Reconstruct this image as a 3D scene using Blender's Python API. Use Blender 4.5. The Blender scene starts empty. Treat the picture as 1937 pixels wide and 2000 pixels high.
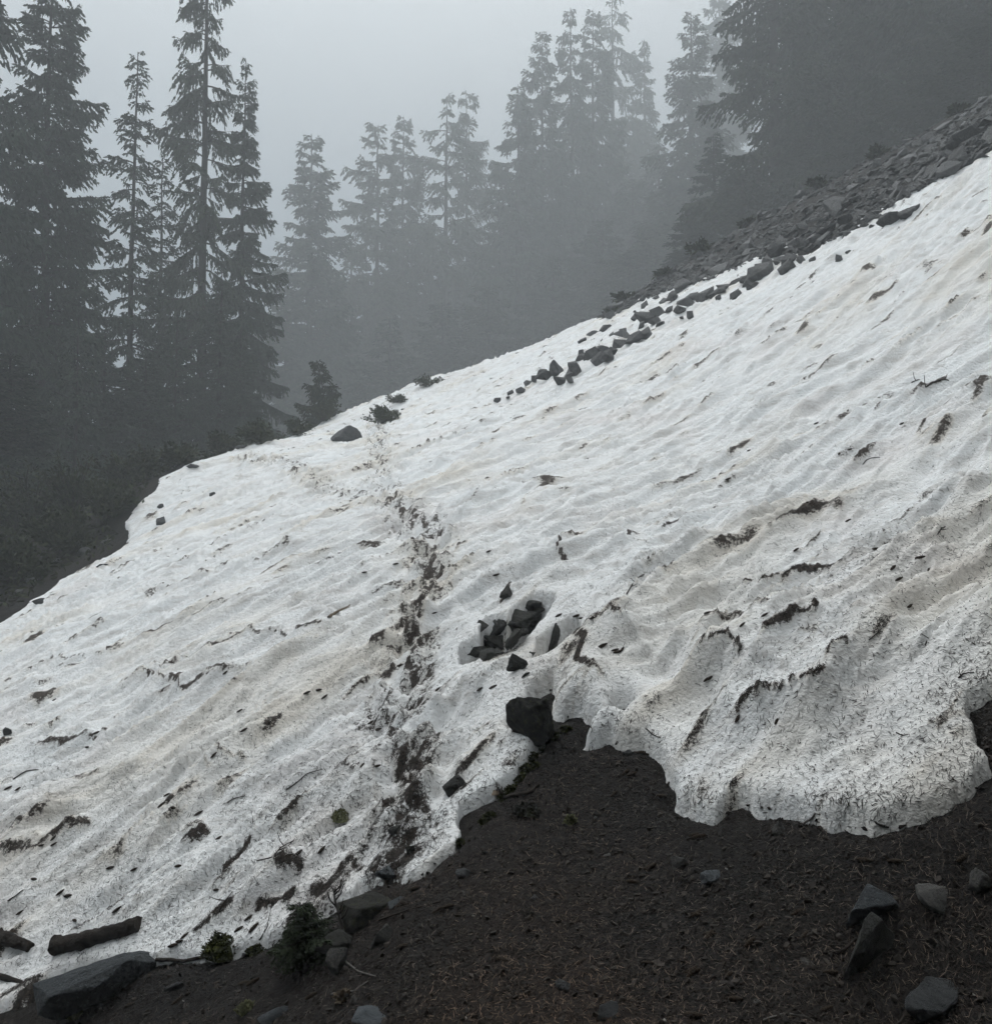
import bpy, bmesh, math, random
import numpy as np
from mathutils import Vector, Matrix

# ---------------------------------------------------------------- camera, sky, sun, exposure
SC = bpy.context.scene
COL = SC.collection
F_PX, CX, CY, PITCH = 1674.0, 968.5, 1000.0, math.radians(3.0)   # lens measured on a 1937 x 2000 frame
cam_d = bpy.data.cameras.new('camera')
cam_d.sensor_fit = 'HORIZONTAL'; cam_d.sensor_width = 36.0
cam_d.lens = 36.0 * F_PX / 1937.0
cam_d.clip_start = 0.05; cam_d.clip_end = 2000.0
cam = bpy.data.objects.new('camera', cam_d)
COL.objects.link(cam)
cam.location = (0, 0, 0)
cam.rotation_euler = (math.radians(90) + PITCH, 0, 0)
SC.camera = cam

SUN_EL, SUN_ROT = math.radians(58), math.radians(-35)
world = bpy.data.worlds.new('World'); SC.world = world; world.use_nodes = True
wt = world.node_tree; wt.nodes.clear()
w_out = wt.nodes.new('ShaderNodeOutputWorld')
w_bg = wt.nodes.new('ShaderNodeBackground'); w_bg.inputs['Strength'].default_value = 0.1
w_sky = wt.nodes.new('ShaderNodeTexSky'); w_sky.sky_type = 'NISHITA'; w_sky.sun_disc = False
w_sky.sun_elevation = SUN_EL; w_sky.sun_rotation = SUN_ROT
w_sky.altitude = 1500; w_sky.dust_density = 4.0
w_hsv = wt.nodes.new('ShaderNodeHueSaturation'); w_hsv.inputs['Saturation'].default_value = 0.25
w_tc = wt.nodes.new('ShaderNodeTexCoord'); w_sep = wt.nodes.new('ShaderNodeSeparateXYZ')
w_ramp = wt.nodes.new('ShaderNodeValToRGB')          # the closed cloud cover: held dim in view, brightened overhead to light the snow
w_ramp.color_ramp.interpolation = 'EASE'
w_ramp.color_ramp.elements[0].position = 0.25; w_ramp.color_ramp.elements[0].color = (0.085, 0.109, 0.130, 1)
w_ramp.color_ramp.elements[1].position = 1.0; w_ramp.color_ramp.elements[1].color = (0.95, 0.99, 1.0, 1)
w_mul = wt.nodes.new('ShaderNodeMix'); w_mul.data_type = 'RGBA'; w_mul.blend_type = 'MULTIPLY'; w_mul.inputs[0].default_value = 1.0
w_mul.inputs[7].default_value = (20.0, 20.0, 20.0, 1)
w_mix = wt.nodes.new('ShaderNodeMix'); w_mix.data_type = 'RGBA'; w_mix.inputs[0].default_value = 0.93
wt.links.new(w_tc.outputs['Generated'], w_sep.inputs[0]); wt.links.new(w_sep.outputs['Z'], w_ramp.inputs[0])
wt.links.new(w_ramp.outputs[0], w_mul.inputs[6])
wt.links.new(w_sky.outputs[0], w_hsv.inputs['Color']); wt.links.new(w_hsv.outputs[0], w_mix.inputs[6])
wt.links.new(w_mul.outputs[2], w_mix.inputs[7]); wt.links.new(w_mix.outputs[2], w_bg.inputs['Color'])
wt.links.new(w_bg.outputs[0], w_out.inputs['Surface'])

sun_d = bpy.data.lights.new('sun', 'SUN'); sun_d.energy = 1.4; sun_d.angle = math.radians(30); sun_d.color = (1.0, 0.985, 0.96)
sun = bpy.data.objects.new('sun', sun_d); COL.objects.link(sun)
sun.rotation_euler = Vector((math.sin(SUN_ROT) * math.cos(SUN_EL), math.cos(SUN_ROT) * math.cos(SUN_EL), math.sin(SUN_EL))).to_track_quat('Z', 'Y').to_euler()

SC.view_settings.view_transform = 'Standard'; SC.view_settings.look = 'None'
SC.view_settings.exposure = 0.0; SC.view_settings.gamma = 1.0; SC.view_settings.use_curve_mapping = False
SC.render.engine = 'CYCLES'
SC.cycles.use_denoising = True
SC.cycles.max_bounces = 5; SC.cycles.diffuse_bounces = 3; SC.cycles.glossy_bounces = 1
SC.cycles.transmission_bounces = 1; SC.cycles.volume_bounces = 1; SC.cycles.transparent_max_bounces = 4
SC.cycles.use_adaptive_sampling = True; SC.cycles.adaptive_threshold = 0.05; SC.cycles.adaptive_min_samples = 12; SC.cycles.time_limit = 700
HAZE_DENSITY = 0.0052

# ---------------------------------------------------------------- maths helpers
rng = np.random.default_rng(7)
random.seed(11)

def ray(px, py):
    u = (px - CX) / F_PX; w = (CY - py) / F_PX
    d = np.array([u, math.cos(PITCH) - w * math.sin(PITCH), math.sin(PITCH) + w * math.cos(PITCH)])
    return d / d[1]

_perm = np.random.default_rng(3).permutation(512).astype(np.int64)
_perm = np.concatenate([_perm, _perm])
_ga = np.random.default_rng(5).uniform(0, 2 * np.pi, 512)
_gx, _gy = np.cos(_ga), np.sin(_ga)
def noise(x, y, seed=0):                              # gradient noise, about -0.7 .. 0.7
    x = np.asarray(x, float) + seed * 17.31; y = np.asarray(y, float) - seed * 9.73
    xi = np.floor(x).astype(np.int64); yi = np.floor(y).astype(np.int64)
    xf = x - xi; yf = y - yi
    u = xf * xf * xf * (xf * (xf * 6 - 15) + 10); v = yf * yf * yf * (yf * (yf * 6 - 15) + 10)
    def g(ix, iy, fx, fy):
        h = _perm[(_perm[ix & 511] + iy) & 511]
        return _gx[h] * fx + _gy[h] * fy
    a = g(xi, yi, xf, yf); b = g(xi + 1, yi, xf - 1, yf)
    c = g(xi, yi + 1, xf, yf - 1); d = g(xi + 1, yi + 1, xf - 1, yf - 1)
    return (a + (b - a) * u) * (1 - v) + (c + (d - c) * u) * v
def fbm(x, y, seed=0, octaves=3):
    o = 0; amp = 1.0; f = 1.0
    for k in range(octaves):
        o = o + amp * noise(x * f, y * f, seed + k); amp *= 0.5; f *= 2.03
    return o
def sstep(a, b, x):
    t = np.clip((x - a) / (b - a), 0, 1); return t * t * (3 - 2 * t)

# ---------------------------------------------------------------- the hillside: a smooth surface through surveyed points
CTRL_PX = [
(60,1985,4.3),(500,1990,3.4),(968,1985,2.8),(1400,1985,2.65),(1900,1985,2.6),
(1250,1800,3.15),(1700,1750,2.95),(1900,1650,3.0),(900,1750,3.4),(1250,1600,3.75),
(600,1800,4.0),(300,1880,4.3),(20,1950,4.6),(1100,1450,4.4),(1500,1600,3.4),(1750,1600,3.15),(1300,1500,4.0),
(800,1600,4.3),(300,1600,5.5),(20,1600,6.2),(560,1400,5.9),(20,1350,9.2),(300,1330,7.8),(968,1430,4.7),(968,1250,5.7),
(968,1085,7.6),(968,880,12.5),(968,800,18.5),(700,1100,8.6),(700,950,13.0),(450,1100,10.5),(450,960,15.5),
(1400,1350,4.3),(1850,1400,3.5),(1850,1200,4.0),(1600,1150,4.9),(1300,1150,5.6),(1550,1000,6.3),(1890,1000,4.9),
(1530,880,7.9),(1890,880,5.9),(1530,760,10.0),(1890,700,8.0),(1890,500,11.0),(1600,600,12.6),(1250,760,13.5),(1250,900,9.8),
(1090,735,18.0),(1310,600,20.0),(1540,470,19.0),(1760,395,15.5),(1937,289,15.0),(1937,215,18.5),(1380,490,27.0),(1640,360,22.0),
(0,1215,12.0),(117,1133,14.0),(250,1041,16.0),(306,939,18.5),(531,862,22.5),(668,842,24.0),(715,792,26.5),(850,738,27.5),
(970,704,27.),(1080,662,26.5),(1185,617,25.)]
CTRL_XYZ = [(0,-4,-1.8),(4,-4,-.4),(-4,-4,-3.2),(0,0,-1.62),(1.3,.6,-1.5),(-1.5,.5,-1.95),(4,1,-.2),(7,2,1.6),
(-8,4,-3.6),(-16,10,-4.0),(-12,23,0.4),(-17,20,-2.5),(-8.5,27,2.8),(-22,34,-3.5),(-40,20,-13),(-35,50,-9),(-60,90,-18),
(0,34,6.1),(-6,36,3.8),(5,34,8.6),(0,60,4.5),(16,60,13),(-18,60,-1.5),(-10,100,-2),(35,100,22),(12,31,12.6),(20,30,17),
(30,25,21),(40,45,30),(20,12,12.5),(20,0,8.),(12,6,5.6),(40,-10,16),(-30,-20,-13),(0,-30,-4),(60,90,45),(0,140,-2),
(80,140,50),(-80,140,-25),(80,0,32),(-80,0,-28),(80,-60,30),(-80,-60,-30),(0,-60,-8)]
_pts = np.array([ray(a, b) * c for a, b, c in CTRL_PX] + [np.array(p, float) for p in CTRL_XYZ])
_n = len(_pts); _X = _pts[:, :2]
_r2 = ((_X[:, None] - _X[None]) ** 2).sum(-1)
_A = np.zeros((_n + 3, _n + 3)); _A[:_n, :_n] = .5 * _r2 * np.log(_r2 + 1e-12) + np.eye(_n) * .02
_A[:_n, _n] = 1; _A[:_n, _n + 1:] = _X; _A[_n:, :_n] = _A[:_n, _n:].T
_W = np.linalg.solve(_A, np.concatenate([_pts[:, 2], np.zeros(3)]))
def Fz(x, y):
    x = np.asarray(x, float); y = np.asarray(y, float)
    o = _W[-3] + _W[-2] * x + _W[-1] * y
    for (a, b), w in zip(_X, _W[:-3]):
        r2 = (x - a) ** 2 + (y - b) ** 2
        o = o + w * .5 * r2 * np.log(r2 + 1e-12)
    return o

_DEP = np.geomspace(1.6, 45, 900)
def march(px, py, fn=Fz):
    """points of the hillside that lie along lines of sight; px, py arrays -> (n,3)"""
    px = np.atleast_1d(np.asarray(px, float)); py = np.atleast_1d(np.asarray(py, float))
    out = np.zeros((len(px), 3))
    for i in range(len(px)):
        d = ray(px[i], py[i])
        h = fn(d[0] * _DEP, _DEP) - d[2] * _DEP
        k = np.argmax(h > 0) if (h > 0).any() else int(np.argmax(h))
        if k > 0 and h[k] > 0:
            t = h[k - 1] / (h[k - 1] - h[k]); y = _DEP[k - 1] + t * (_DEP[k] - _DEP[k - 1])
        else:
            y = _DEP[k]
        out[i] = (d[0] * y, y, fn(d[0] * y, y))
    return out
def plan(pixels):
    a = np.array(pixels, float); return march(a[:, 0], a[:, 1])[:, :2]

# ---------------------------------------------------------------- outline of the snow, its holes, the trail and the dirty ridges
EDGE_LEFT = [(-260,1330),(-120,1270),(0,1217),(45,1190),(62,1172),(90,1160),(117,1133),(170,1108),(222,1083),(250,1062),(254,1041),(243,1020),
 (256,1000),(272,982),(290,968),(306,955),(311,934),(336,924),(368,908),(398,898),(440,886),(480,876),(531,866),(556,857)]
EDGE_RIGHT_UP = [(1180,622),(1212,600),(1255,580),(1316,555),(1398,537),(1480,500),(1564,460),(1532,488),(1570,500),(1649,458),(1694,418),(1757,387),
 (1791,367),(1833,350),(1881,328),(1937,292),(2060,220)]
EDGE_FRONT = [(1990,1290),(1937,1338),(1904,1369),(1902,1403),(1915,1440),(1934,1470),(1936,1491),(1896,1524),(1828,1566),(1769,1586),(1706,1599),(1650,1594),(1622,1592),
 (1608,1578),(1560,1572),(1500,1570),(1470,1566),(1451,1555),(1420,1558),(1395,1583),(1360,1574),(1323,1562),(1335,1520),(1304,1508),(1302,1486),(1284,1462),
 (1250,1450),(1221,1446),(1195,1427),(1150,1443),(1166,1412),(1190,1402),(1222,1411),(1240,1380),(1226,1367),(1198,1368),(1179,1396),(1153,1397),(1127,1385),
 (1098,1391),(1088,1384),(1087,1367),(1095,1340),(1079,1329),(1061,1343),(1034,1364),(1013,1391),(1000,1420),(988,1428),(1013,1441),(1026,1446),(1055,1432),
 (1048,1451),(1034,1467),(1005,1507),(979,1536),(929,1561),(895,1582),(891,1612),(898,1625),(887,1650),(853,1671),(836,1688),(802,1702),(770,1700),(739,1707),
 (701,1724),(691,1749),(657,1763),(590,1796),(527,1825),(464,1846),(405,1854),(303,1871),(190,1878),(126,1894),(72,1925),(55,1948),(0,1962),(-200,2010),(-500,2090)]
_left = plan(EDGE_LEFT)
_far = np.array([(-6.0, 25.2), (-5.0, 28.4), (-4.2, 30.6), (0.5, 32.5), (3.0, 30.0)])       # over the crest
SNOW_POLY = np.concatenate([_left, _far, plan(EDGE_RIGHT_UP), np.array([(14.5, 13.0), (14, 7), (7.5, 4.4), (4.2, 4.0)]), plan(EDGE_FRONT),
                            np.array([(-6.5, 4.6), (-10.5, 6.5), (-11.5, 9.5)])])
HOLE = [(225,600),(240,490),(340,440),(390,400),(400,310),(470,300),(560,335),(580,280),(650,190),(720,140),(850,140),(820,205),(770,275),(690,400),
        (610,470),(520,545),(490,530),(410,515),(350,560),(260,590)]
HOLE = [(850 + a / 3.796, 1130 + b / 3.796) for a, b in HOLE]
HOLE_POLY = plan(HOLE)
HOLE2_POLY = plan([(850 + a / 3.796, 1130 + b / 3.796) for a, b in [(775,595),(800,480),(850,455),(920,390),(1000,340),(1000,400),(960,460),(860,540)]])

def seg_dist2(x, y, a, b):
    dx, dy = b[0] - a[0], b[1] - a[1]
    t = np.clip(((x - a[0]) * dx + (y - a[1]) * dy) / (dx * dx + dy * dy + 1e-12), 0, 1)
    return (x - a[0] - t * dx) ** 2 + (y - a[1] - t * dy) ** 2, t, (x - a[0]) * dy - (y - a[1]) * dx
def poly_sdf(x, y, P):                                # positive inside
    d2 = np.full(np.shape(x), 1e9); ins = np.zeros(np.shape(x), bool)
    for i in range(len(P)):
        a, b = P[i], P[(i + 1) % len(P)]
        d2 = np.minimum(d2, seg_dist2(x, y, a, b)[0])
        if a[1] != b[1]:
            c = (a[1] > y) != (b[1] > y)
            ins ^= c & (x < (b[0] - a[0]) * (y - a[1]) / (b[1] - a[1]) + a[0])
    return np.where(ins, 1, -1) * np.sqrt(d2)
def line_dist(x, y, P):                               # distance to an open polyline, with the side as sign
    d2 = np.full(np.shape(x), 1e9); sd = np.zeros(np.shape(x))
    for i in range(len(P) - 1):
        q, t, c = seg_dist2(x, y, P[i], P[i + 1])
        m = q < d2; d2 = np.where(m, q, d2); sd = np.where(m, np.sign(c), sd)
    return np.sqrt(d2), sd

TRAILS = [plan(t) for t in (
 [(640,1745),(690,1715),(760,1690),(790,1620),(800,1550),(808,1490),(815,1430),(792,1385),(762,1370),(790,1330),(800,1290),(792,1250),(820,1190),(842,1130),(835,1070),(800,1015),(770,985),(745,945),(742,890),(738,845),(735,815)],
 [(835,1070),(870,1040),(800,1000),(720,970),(650,960),(600,930),(560,905),(480,893)])]
PRINTS = []
for T_ in TRAILS:
    sl = np.sqrt((np.diff(T_, axis=0) ** 2).sum(1)); cs = np.concatenate([[0], np.cumsum(sl)]); sd_ = 1
    for q_ in np.arange(.1, cs[-1], .31):
        fx_, fy_ = np.interp(q_, cs, T_[:, 0]), np.interp(q_, cs, T_[:, 1]); gx_, gy_ = np.interp(q_ + .05, cs, T_[:, 0]) - fx_, np.interp(q_ + .05, cs, T_[:, 1]) - fy_
        l_ = math.hypot(gx_, gy_) + 1e-9; gx_, gy_ = gx_ / l_, gy_ / l_; sd_ = -sd_; o_ = sd_ * .11 + random.gauss(0, .05); an_ = random.gauss(0, .25)
        PRINTS.append((fx_ - gy_ * o_, fy_ + gx_ * o_, gx_ * math.cos(an_) - gy_ * math.sin(an_), gx_ * math.sin(an_) + gy_ * math.cos(an_)))
def r6(p): return [(1137 + a / 2.3725, 800 + b / 2.3725) for a, b in p]
def r4(p): return [(a / 2.3725, 600 + b / 2.3725) for a, b in p]
def r7(p): return [(a / 2.3725, 1300 + b / 2.3725) for a, b in p]
def r5(p): return [(600 + a / 2.3725, 800 + b / 2.3725) for a, b in p]
RIDGES = [(plan(p), a, w, dirt) for p, a, w, dirt in (     # crest line, height, half width of the dirt, how dirty
 (r6([(200,640),(215,605),(300,575),(400,550),(480,525)]), .045, .018, .9),
 (r6([(540,870),(620,820),(700,780)]), .05, .025, .8),
 (r6([(740,905),(830,880),(900,835),(1000,800),(1100,760),(1240,712)]), .06, .022, 1.),
 (r6([(540,1105),(600,1075),(700,1040),(860,1062)]), .05, .02, .7),
 (r6([(850,1205),(950,1160),(985,1115),(1090,1072)]), .07, .022, 1.),
 (r6([(290,1412),(400,1370),(470,1325),(520,1280),(620,1275),(660,1245),(735,1262)]), .08, .016, 1.),
 (r6([(640,1630),(700,1550),(740,1500),(840,1485),(930,1495),(1050,1460),(1125,1415)]), .08, .018, 1.),
 (r6([(1140,1340),(1165,1300),(1225,1275)]), .03, .03, .8),
 (r6([(1370,1150),(1440,1050)]), .03, .02, .6),
 (r6([(1890,130),(1750,210),(1640,310)]), .07, .012, .5),
 (r6([(1897,845),(1840,870),(1780,930)]), .05, .02, .7),
 (r6([(550,680),(640,640),(760,600)]), .04, .02, .6),
 (r5([(1170,640),(1165,690),(1220,700)]), .02, .02, 1.), (r5([(1235,1105),(1250,1075),(1330,1090),(1440,1130)]), .08, .02, .9),
 (r5([(1255,1120),(1275,1180),(1240,1250),(1290,1300),(1370,1320)]), .03, .022, 1.),
 (r5([(940,800),(900,870)]), .02, .03, .9), (r5([(640,380),(760,340)]), .04, .012, .5), (r5([(740,470),(800,430),(870,400)]), .05, .02, .5),
 (r5([(1000,470),(1010,420),(1090,375),(1110,410)]), .025, .014, .5),
 (r4([(640,1340),(850,1300),(1000,1240),(1130,1200),(1330,1110)]), .05, .016, .8),
 (r4([(860,1480),(1010,1420),(1100,1390),(1290,1290),(1440,1250),(1640,1170)]), .05, .02, .7),
 (r4([(740,1720),(960,1610),(1150,1540),(1390,1545),(1470,1530)]), .05, .016, .9),
 (r4([(960,1750),(1150,1700),(1300,1640)]), .05, .014, .6), (r4([(0,1760),(120,1710),(260,1640),(340,1650)]), .04, .012, .8),
 (r4([(230,1700),(350,1640),(470,1640),(560,1590)]), .04, .012, .8), (r4([(540,1770),(680,1740),(830,1800),(1000,1720)]), .05, .012, .8),
 (r7([(170,430),(300,380),(420,350),(500,330)]), .05, .02, .9), (r7([(760,130),(840,140),(960,90),(1060,65)]), .04, .012, .9),
 (r7([(880,520),(1000,480),(1130,460)]), .05, .012, .6), (r7([(0,910),(150,900),(260,840),(400,810)]), .04, .03, .8),
 (r7([(0,850),(90,830),(150,800)]), .03, .02, .9), (r7([(250,560),(330,570),(430,560)]), .02, .04, .6),
 (r7([(760,710),(840,680)]), .02, .025, .9), (r7([(860,860),(950,820)]), .03, .035, 1.), (r7([(1040,980),(1100,930),(1140,890)]), .03, .03, 1.),
 (r7([(1310,1000),(1400,960)]), .03, .04, .9), (r7([(1210,1130),(1340,1100)]), .03, .03, 1.), (r7([(930,1240),(1050,1180)]), .02, .02, .8),
 (r7([(1380,580),(1450,520),(1500,480)]), .03, .02, .7), (r7([(1550,580),(1660,550)]), .03, .025, .7), (r7([(700,1020),(780,990)]), .02, .035, .6),
)]
_cl = [(r5([(510,1610)])[0], .11, 1.), (r5([(500,1700)])[0], .10, 1.), (r5([(480,1790)])[0], .09, .9), (r5([(390,1360)])[0], .09, 1.), (r5([(590,1420)])[0], .10, 1.),
 (r5([(460,1080)])[0], .09, .9), (r5([(530,960)])[0], .09, .9), (r5([(470,480)])[0], .12, .8), (r5([(610,480)])[0], .10, .8), (r5([(540,600)])[0], .12, .7), (r5([(320,385)])[0], .10, .7),
 (r5([(120,360)])[0], .14, .7), (r5([(905,1600)])[0], .05, 1.), (r5([(900,1690)])[0], .07, 1.), (r5([(560,1250)])[0], .08, .9), (r5([(1030,1200)])[0], .06, .8),
 (r6([(500,720)])[0], .06, .5), (r6([(510,1480)])[0], .05, 1.), (r6([(535,1530)])[0], .04, .9), (r6([(1160,1660)])[0], .07, .9), (r6([(1060,1610)])[0], .05, .8), (r6([(600,1720)])[0], .07, .9),
 (r6([(560,1800)])[0], .06, .7), (r6([(820,1500)])[0], .05, .9), (r6([(1180,1300)])[0], .06, .8), (r6([(370,1310)])[0], .04, .8), (r6([(1280,1020)])[0], .05, .7), (r6([(1560,1540)])[0], .06, .5),
 (r6([(1220,1830)])[0], .08, .6), (r6([(1390,1640)])[0], .04, .8), (r6([(1330,1720)])[0], .04, .8), (r6([(600,860)])[0], .06, .7), (r6([(560,1180)])[0], .05, .7), (r6([(190,1010)])[0], .05, .8),
 (r6([(1750,1550)])[0], .07, .5), (r6([(890,1590)])[0], .05, .5), (r6([(380,920)])[0], .05, .6),
 (r7([(890,800)])[0], .05, 1.), (r7([(920,840)])[0], .06, .9), (r7([(380,820)])[0], .07, .8), (r7([(1700,870)])[0], .10, 1.), (r7([(1680,920)])[0], .09, 1.), (r7([(1820,170)])[0], .10, 1.),
 (r7([(1860,670)])[0], .10, 1.), (r7([(1880,600)])[0], .10, 1.), (r7([(1100,1180)])[0], .05, .7), (r7([(210,1350)])[0], .08, .8), (r7([(720,1190)])[0], .04, .9), (r7([(1330,980)])[0], .06, .8),
 (r7([(230,740)])[0], .10, .5), (r7([(1160,550)])[0], .07, .6), (r7([(740,1000)])[0], .07, .6), (r7([(1000,1050)])[0], .05, .8)]
CLUMP_XY = [(*plan([p])[0], r * .8, k) for p, r, k in _cl]
DENTS = [(*plan([p])[0], r, h) for p, r, h in (              # smooth thawed hollows: radius, depth
 ((1184,1040), .13, .15), ((893,1396), .15, .13), ((875,1480), .10, .07), ((862,1265), .10, .09), ((850,1205), .12, .07), ((905,1300), .10, .05),
 ((1290,1345), .20, .12), ((1240,1330), .22, .12), ((1310,1270), .16, .06), ((1345,1400), .16, .08), ((1850,1150), .35, .07), ((1900,900), .5, .08), ((1480,1600), .12, .05),
 ((860,1180), .14, .05), ((820,1420), .12, .06), ((1650,1500), .25, .04), ((1500,1490), .15, .05), ((1400,1490), .15, .06))]

def along_across(x, y):
    al = x * .92 + y * .39; ac = -x * .39 + y * .92
    ac = ac + .30 * noise(x * .45, y * .45, 31) + .10 * noise(x * 1.3, y * 1.3, 32) + .03 * noise(x * 4, y * 4, 33)
    return al, ac
def snow_edge(x, y):
    d = poly_sdf(x, y, SNOW_POLY)
    dist = np.sqrt(x * x + y * y)
    rough = np.where(dist < 8, .045, .07)
    d = d + rough * fbm(x * 3.1, y * 3.1, 41) + .45 * rough * noise(x * 14, y * 14, 44) + .2 * rough * noise(x * 34, y * 34, 46)
    h = np.maximum(poly_sdf(x, y, HOLE_POLY), poly_sdf(x, y, HOLE2_POLY)) + .045 + .05 * noise(x * 5, y * 5, 45) + .02 * noise(x * 14, y * 14, 47)
    return d, h
def ground_z(x, y):
    """bare ground: the hillside, hollowed under the snow"""
    x = np.asarray(x, float); y = np.asarray(y, float)
    d = poly_sdf(x, y, SNOW_POLY)
    dist = np.sqrt(x * x + y * y)
    det = .020 * noise(x * 2.2, y * 2.2, 51) + .010 * noise(x * 6, y * 6, 52) + .010 * noise(x * 15, y * 15, 53)
    det = det + np.where(dist > 14, .12 * noise(x * .9, y * .9, 54), 0)
    return Fz(x, y) + det - .42 * (1 - np.exp(-np.maximum(d - .03, 0) / .45)) - np.where(dist < 8, .05 * np.exp(-(d / .07) ** 2), 0)
def snow_fields(x, y):
    """height of the snow surface and what lies on it: dirt, specks, tint"""
    d, hole = snow_edge(x, y)
    e = np.minimum(d, -hole)
    dist = np.sqrt(x * x + y * y)
    al, ac = along_across(x, y)
    near = 1 - sstep(3.5, 11, dist)
    brk0 = sstep(-.3, .3, fbm(x * .9, y * .9, 15))
    n1 = noise(ac * 1.25, al * .30, 1); n2 = noise(ac * 2.7, al * .55, 2); n3 = noise(ac * 6.0, al * 1.5, 3)
    r1 = 1 - np.minimum(1, np.abs(n1) * 2.6); r2 = 1 - np.minimum(1, np.abs(n2) * 2.6); r3 = 1 - np.minimum(1, np.abs(n3) * 2.6)
    s1 = np.where(n1 > 0, 1 - np.minimum(1, np.abs(n1) * 2.0), 1 - np.minimum(1, np.abs(n1) * 6.0))     # crests steep on one side
    s2 = np.where(n2 > 0, 1 - np.minimum(1, np.abs(n2) * 2.0), 1 - np.minimum(1, np.abs(n2) * 5.0))
    s3 = np.where(n3 > 0, 1 - np.minimum(1, np.abs(n3) * 2.0), 1 - np.minimum(1, np.abs(n3) * 5.0))
    n4 = noise(ac * 12.0, al * 3.4, 7); s4 = np.where(n4 > 0, 1 - np.minimum(1, np.abs(n4) * 2.0), 1 - np.minimum(1, np.abs(n4) * 4.0))
    h = .085 * s1 ** 1.7 + .062 * s2 ** 1.7 + .046 * s3 ** 1.5 * (.55 + .9 * brk0) + .016 * s4 ** 1.3 - .075
    h = h + .07 * noise(x * .55, y * .55, 4) + .035 * noise(al * 1.2, ac * 2.6, 5) + .014 * fbm(al * 3.6, ac * 7, 6) + .004 * noise(x * 19, y * 19, 8)
    # a field of thaw cups round the trail and the rock hole
    cup = np.exp(-((x - 1.0) ** 2 / 5.0 + (y - 6.6) ** 2 / 6.0))
    h = h + cup * (.10 * fbm(x * 2.6, y * 2.6, 9) + .03 * noise(x * 8, y * 8, 10) - .02)
    brk = sstep(-.30, .25, fbm(x * 1.1, y * 1.1, 11)); brk2 = sstep(-.15, .25, noise(al * 3, ac * 3, 12))
    dirt = sstep(.84, .98, r1) * brk * brk2 * .90 + sstep(.86, .985, r2) * brk * sstep(-.12, .3, noise(al * 3, ac * 3, 13)) * .80 + sstep(.88, .98, r3) * near * sstep(.0, .35, fbm(x * 2.3, y * 2.3, 14)) * .55
    calm = 1 - .6 * np.exp(-((x - 1.5) ** 2 / .8 + (y - 3.5) ** 2 / .8)); h = h * calm
    # trail
    for k, T in enumerate(TRAILS):
        dt, _ = line_dist(x, y, T)
        w = .17 + .013 * dist
        band = np.exp(-(dt / w) ** 2)
        lump = fbm(x * 4.2, y * 4.2, 20 + k, 3)
        h = h - (.055 if k == 0 else .035) * band * (.6 + 2.2 * lump)
        dirt = np.maximum(dirt, band ** 1.1 * (.50 + .70 * sstep(-.1, .5, 1.15 * fbm(x * 12, y * 12, 25 + k, 4) + .3 * lump)) * (.98 if k == 0 else .74) * (1 - (.36 if k == 0 else .15) * sstep(9, 14, dist)))
    for fx, fy, ca, sa in PRINTS:                        # boot prints sunk along the trail
        m = ((x - fx) ** 2 + (y - fy) ** 2) < .09
        if not m.any(): continue
        p1 = ((x[m] - fx) * ca + (y[m] - fy) * sa) / .15; p2 = (-(x[m] - fx) * sa + (y[m] - fy) * ca) / .065
        q = p1 ** 4 + p2 ** 4
        h[m] += -.05 * np.exp(-q) + .018 * np.exp(-((q ** .25 - 1.35) * 3) ** 2)
        dirt[m] = np.maximum(dirt[m] * (1 - .7 * np.exp(-q * 1.2)), .62 * np.exp(-((q ** .25 - 1.1) * 4) ** 2) * (.4 + noise(x[m] * 9, y[m] * 9, 66)))
    for P, a, w, k in RIDGES:
        lo = P.min(0) - .9; hi = P.max(0) + .9
        m = (x > lo[0]) & (x < hi[0]) & (y > lo[1]) & (y < hi[1])
        if not m.any(): continue
        xx, yy = x[m], y[m]
        wob = .035 * noise(xx * 5, yy * 5, 61) + .012 * noise(xx * 17, yy * 17, 62)
        q, sd = line_dist(xx + wob, yy + wob, P)
        sc_ = 1 + .05 * dist[m]
        side = np.where(sd > 0, .07, .20) * sc_             # steep below the crest, gentle above
        h[m] += 1.35 * a * np.exp(-q / side)
        rag = .6 + .9 * np.abs(noise(xx * 9, yy * 9, 63)) + .8 * noise(xx * 3, yy * 3, 64)
        dirt[m] = np.maximum(dirt[m], k * (1 - sstep(.4, 1.25, q / (w * sc_ * np.maximum(rag, .15)))) * (sd > -2))
    for cx, cy, r, k in CLUMP_XY:
        m = ((x - cx) ** 2 + (y - cy) ** 2) < (2.4 * r) ** 2
        if not m.any(): continue
        xx, yy = x[m] - cx, y[m] - cy
        q = np.sqrt((xx * .8 + yy * .4) ** 2 * .6 + (yy * .9 - xx * .4) ** 2 * 1.5) / r
        v = .9 - q * .8 + 1.3 * fbm(x[m] * 10, y[m] * 10, 70)
        dirt[m] = np.maximum(dirt[m], k * .60 * (.35 + .65 * sstep(.3, 1.1, v)) * sstep(-.2, .4, v))
        h[m] += .03 * np.exp(-q * q)
    for cx, cy, r, dep in DENTS:
        m = ((x - cx) ** 2 + (y - cy) ** 2) < (2.2 * r) ** 2
        q = ((x[m] - cx) ** 2 + (y[m] - cy) ** 2) / (r * r)
        h[m] -= dep * np.exp(-q ** 1.5) - .02 * np.exp(-(np.sqrt(q) - 1.2) ** 2 * 8)
        dirt[m] *= 1 - .9 * np.exp(-q ** 2)
    fade = sstep(0.0, .35, e)
    h = h + dirt * (.012 + .035 * noise(x * 16, y * 16, 71) + .02 * noise(x * 34, y * 34, 72)) * near
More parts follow.
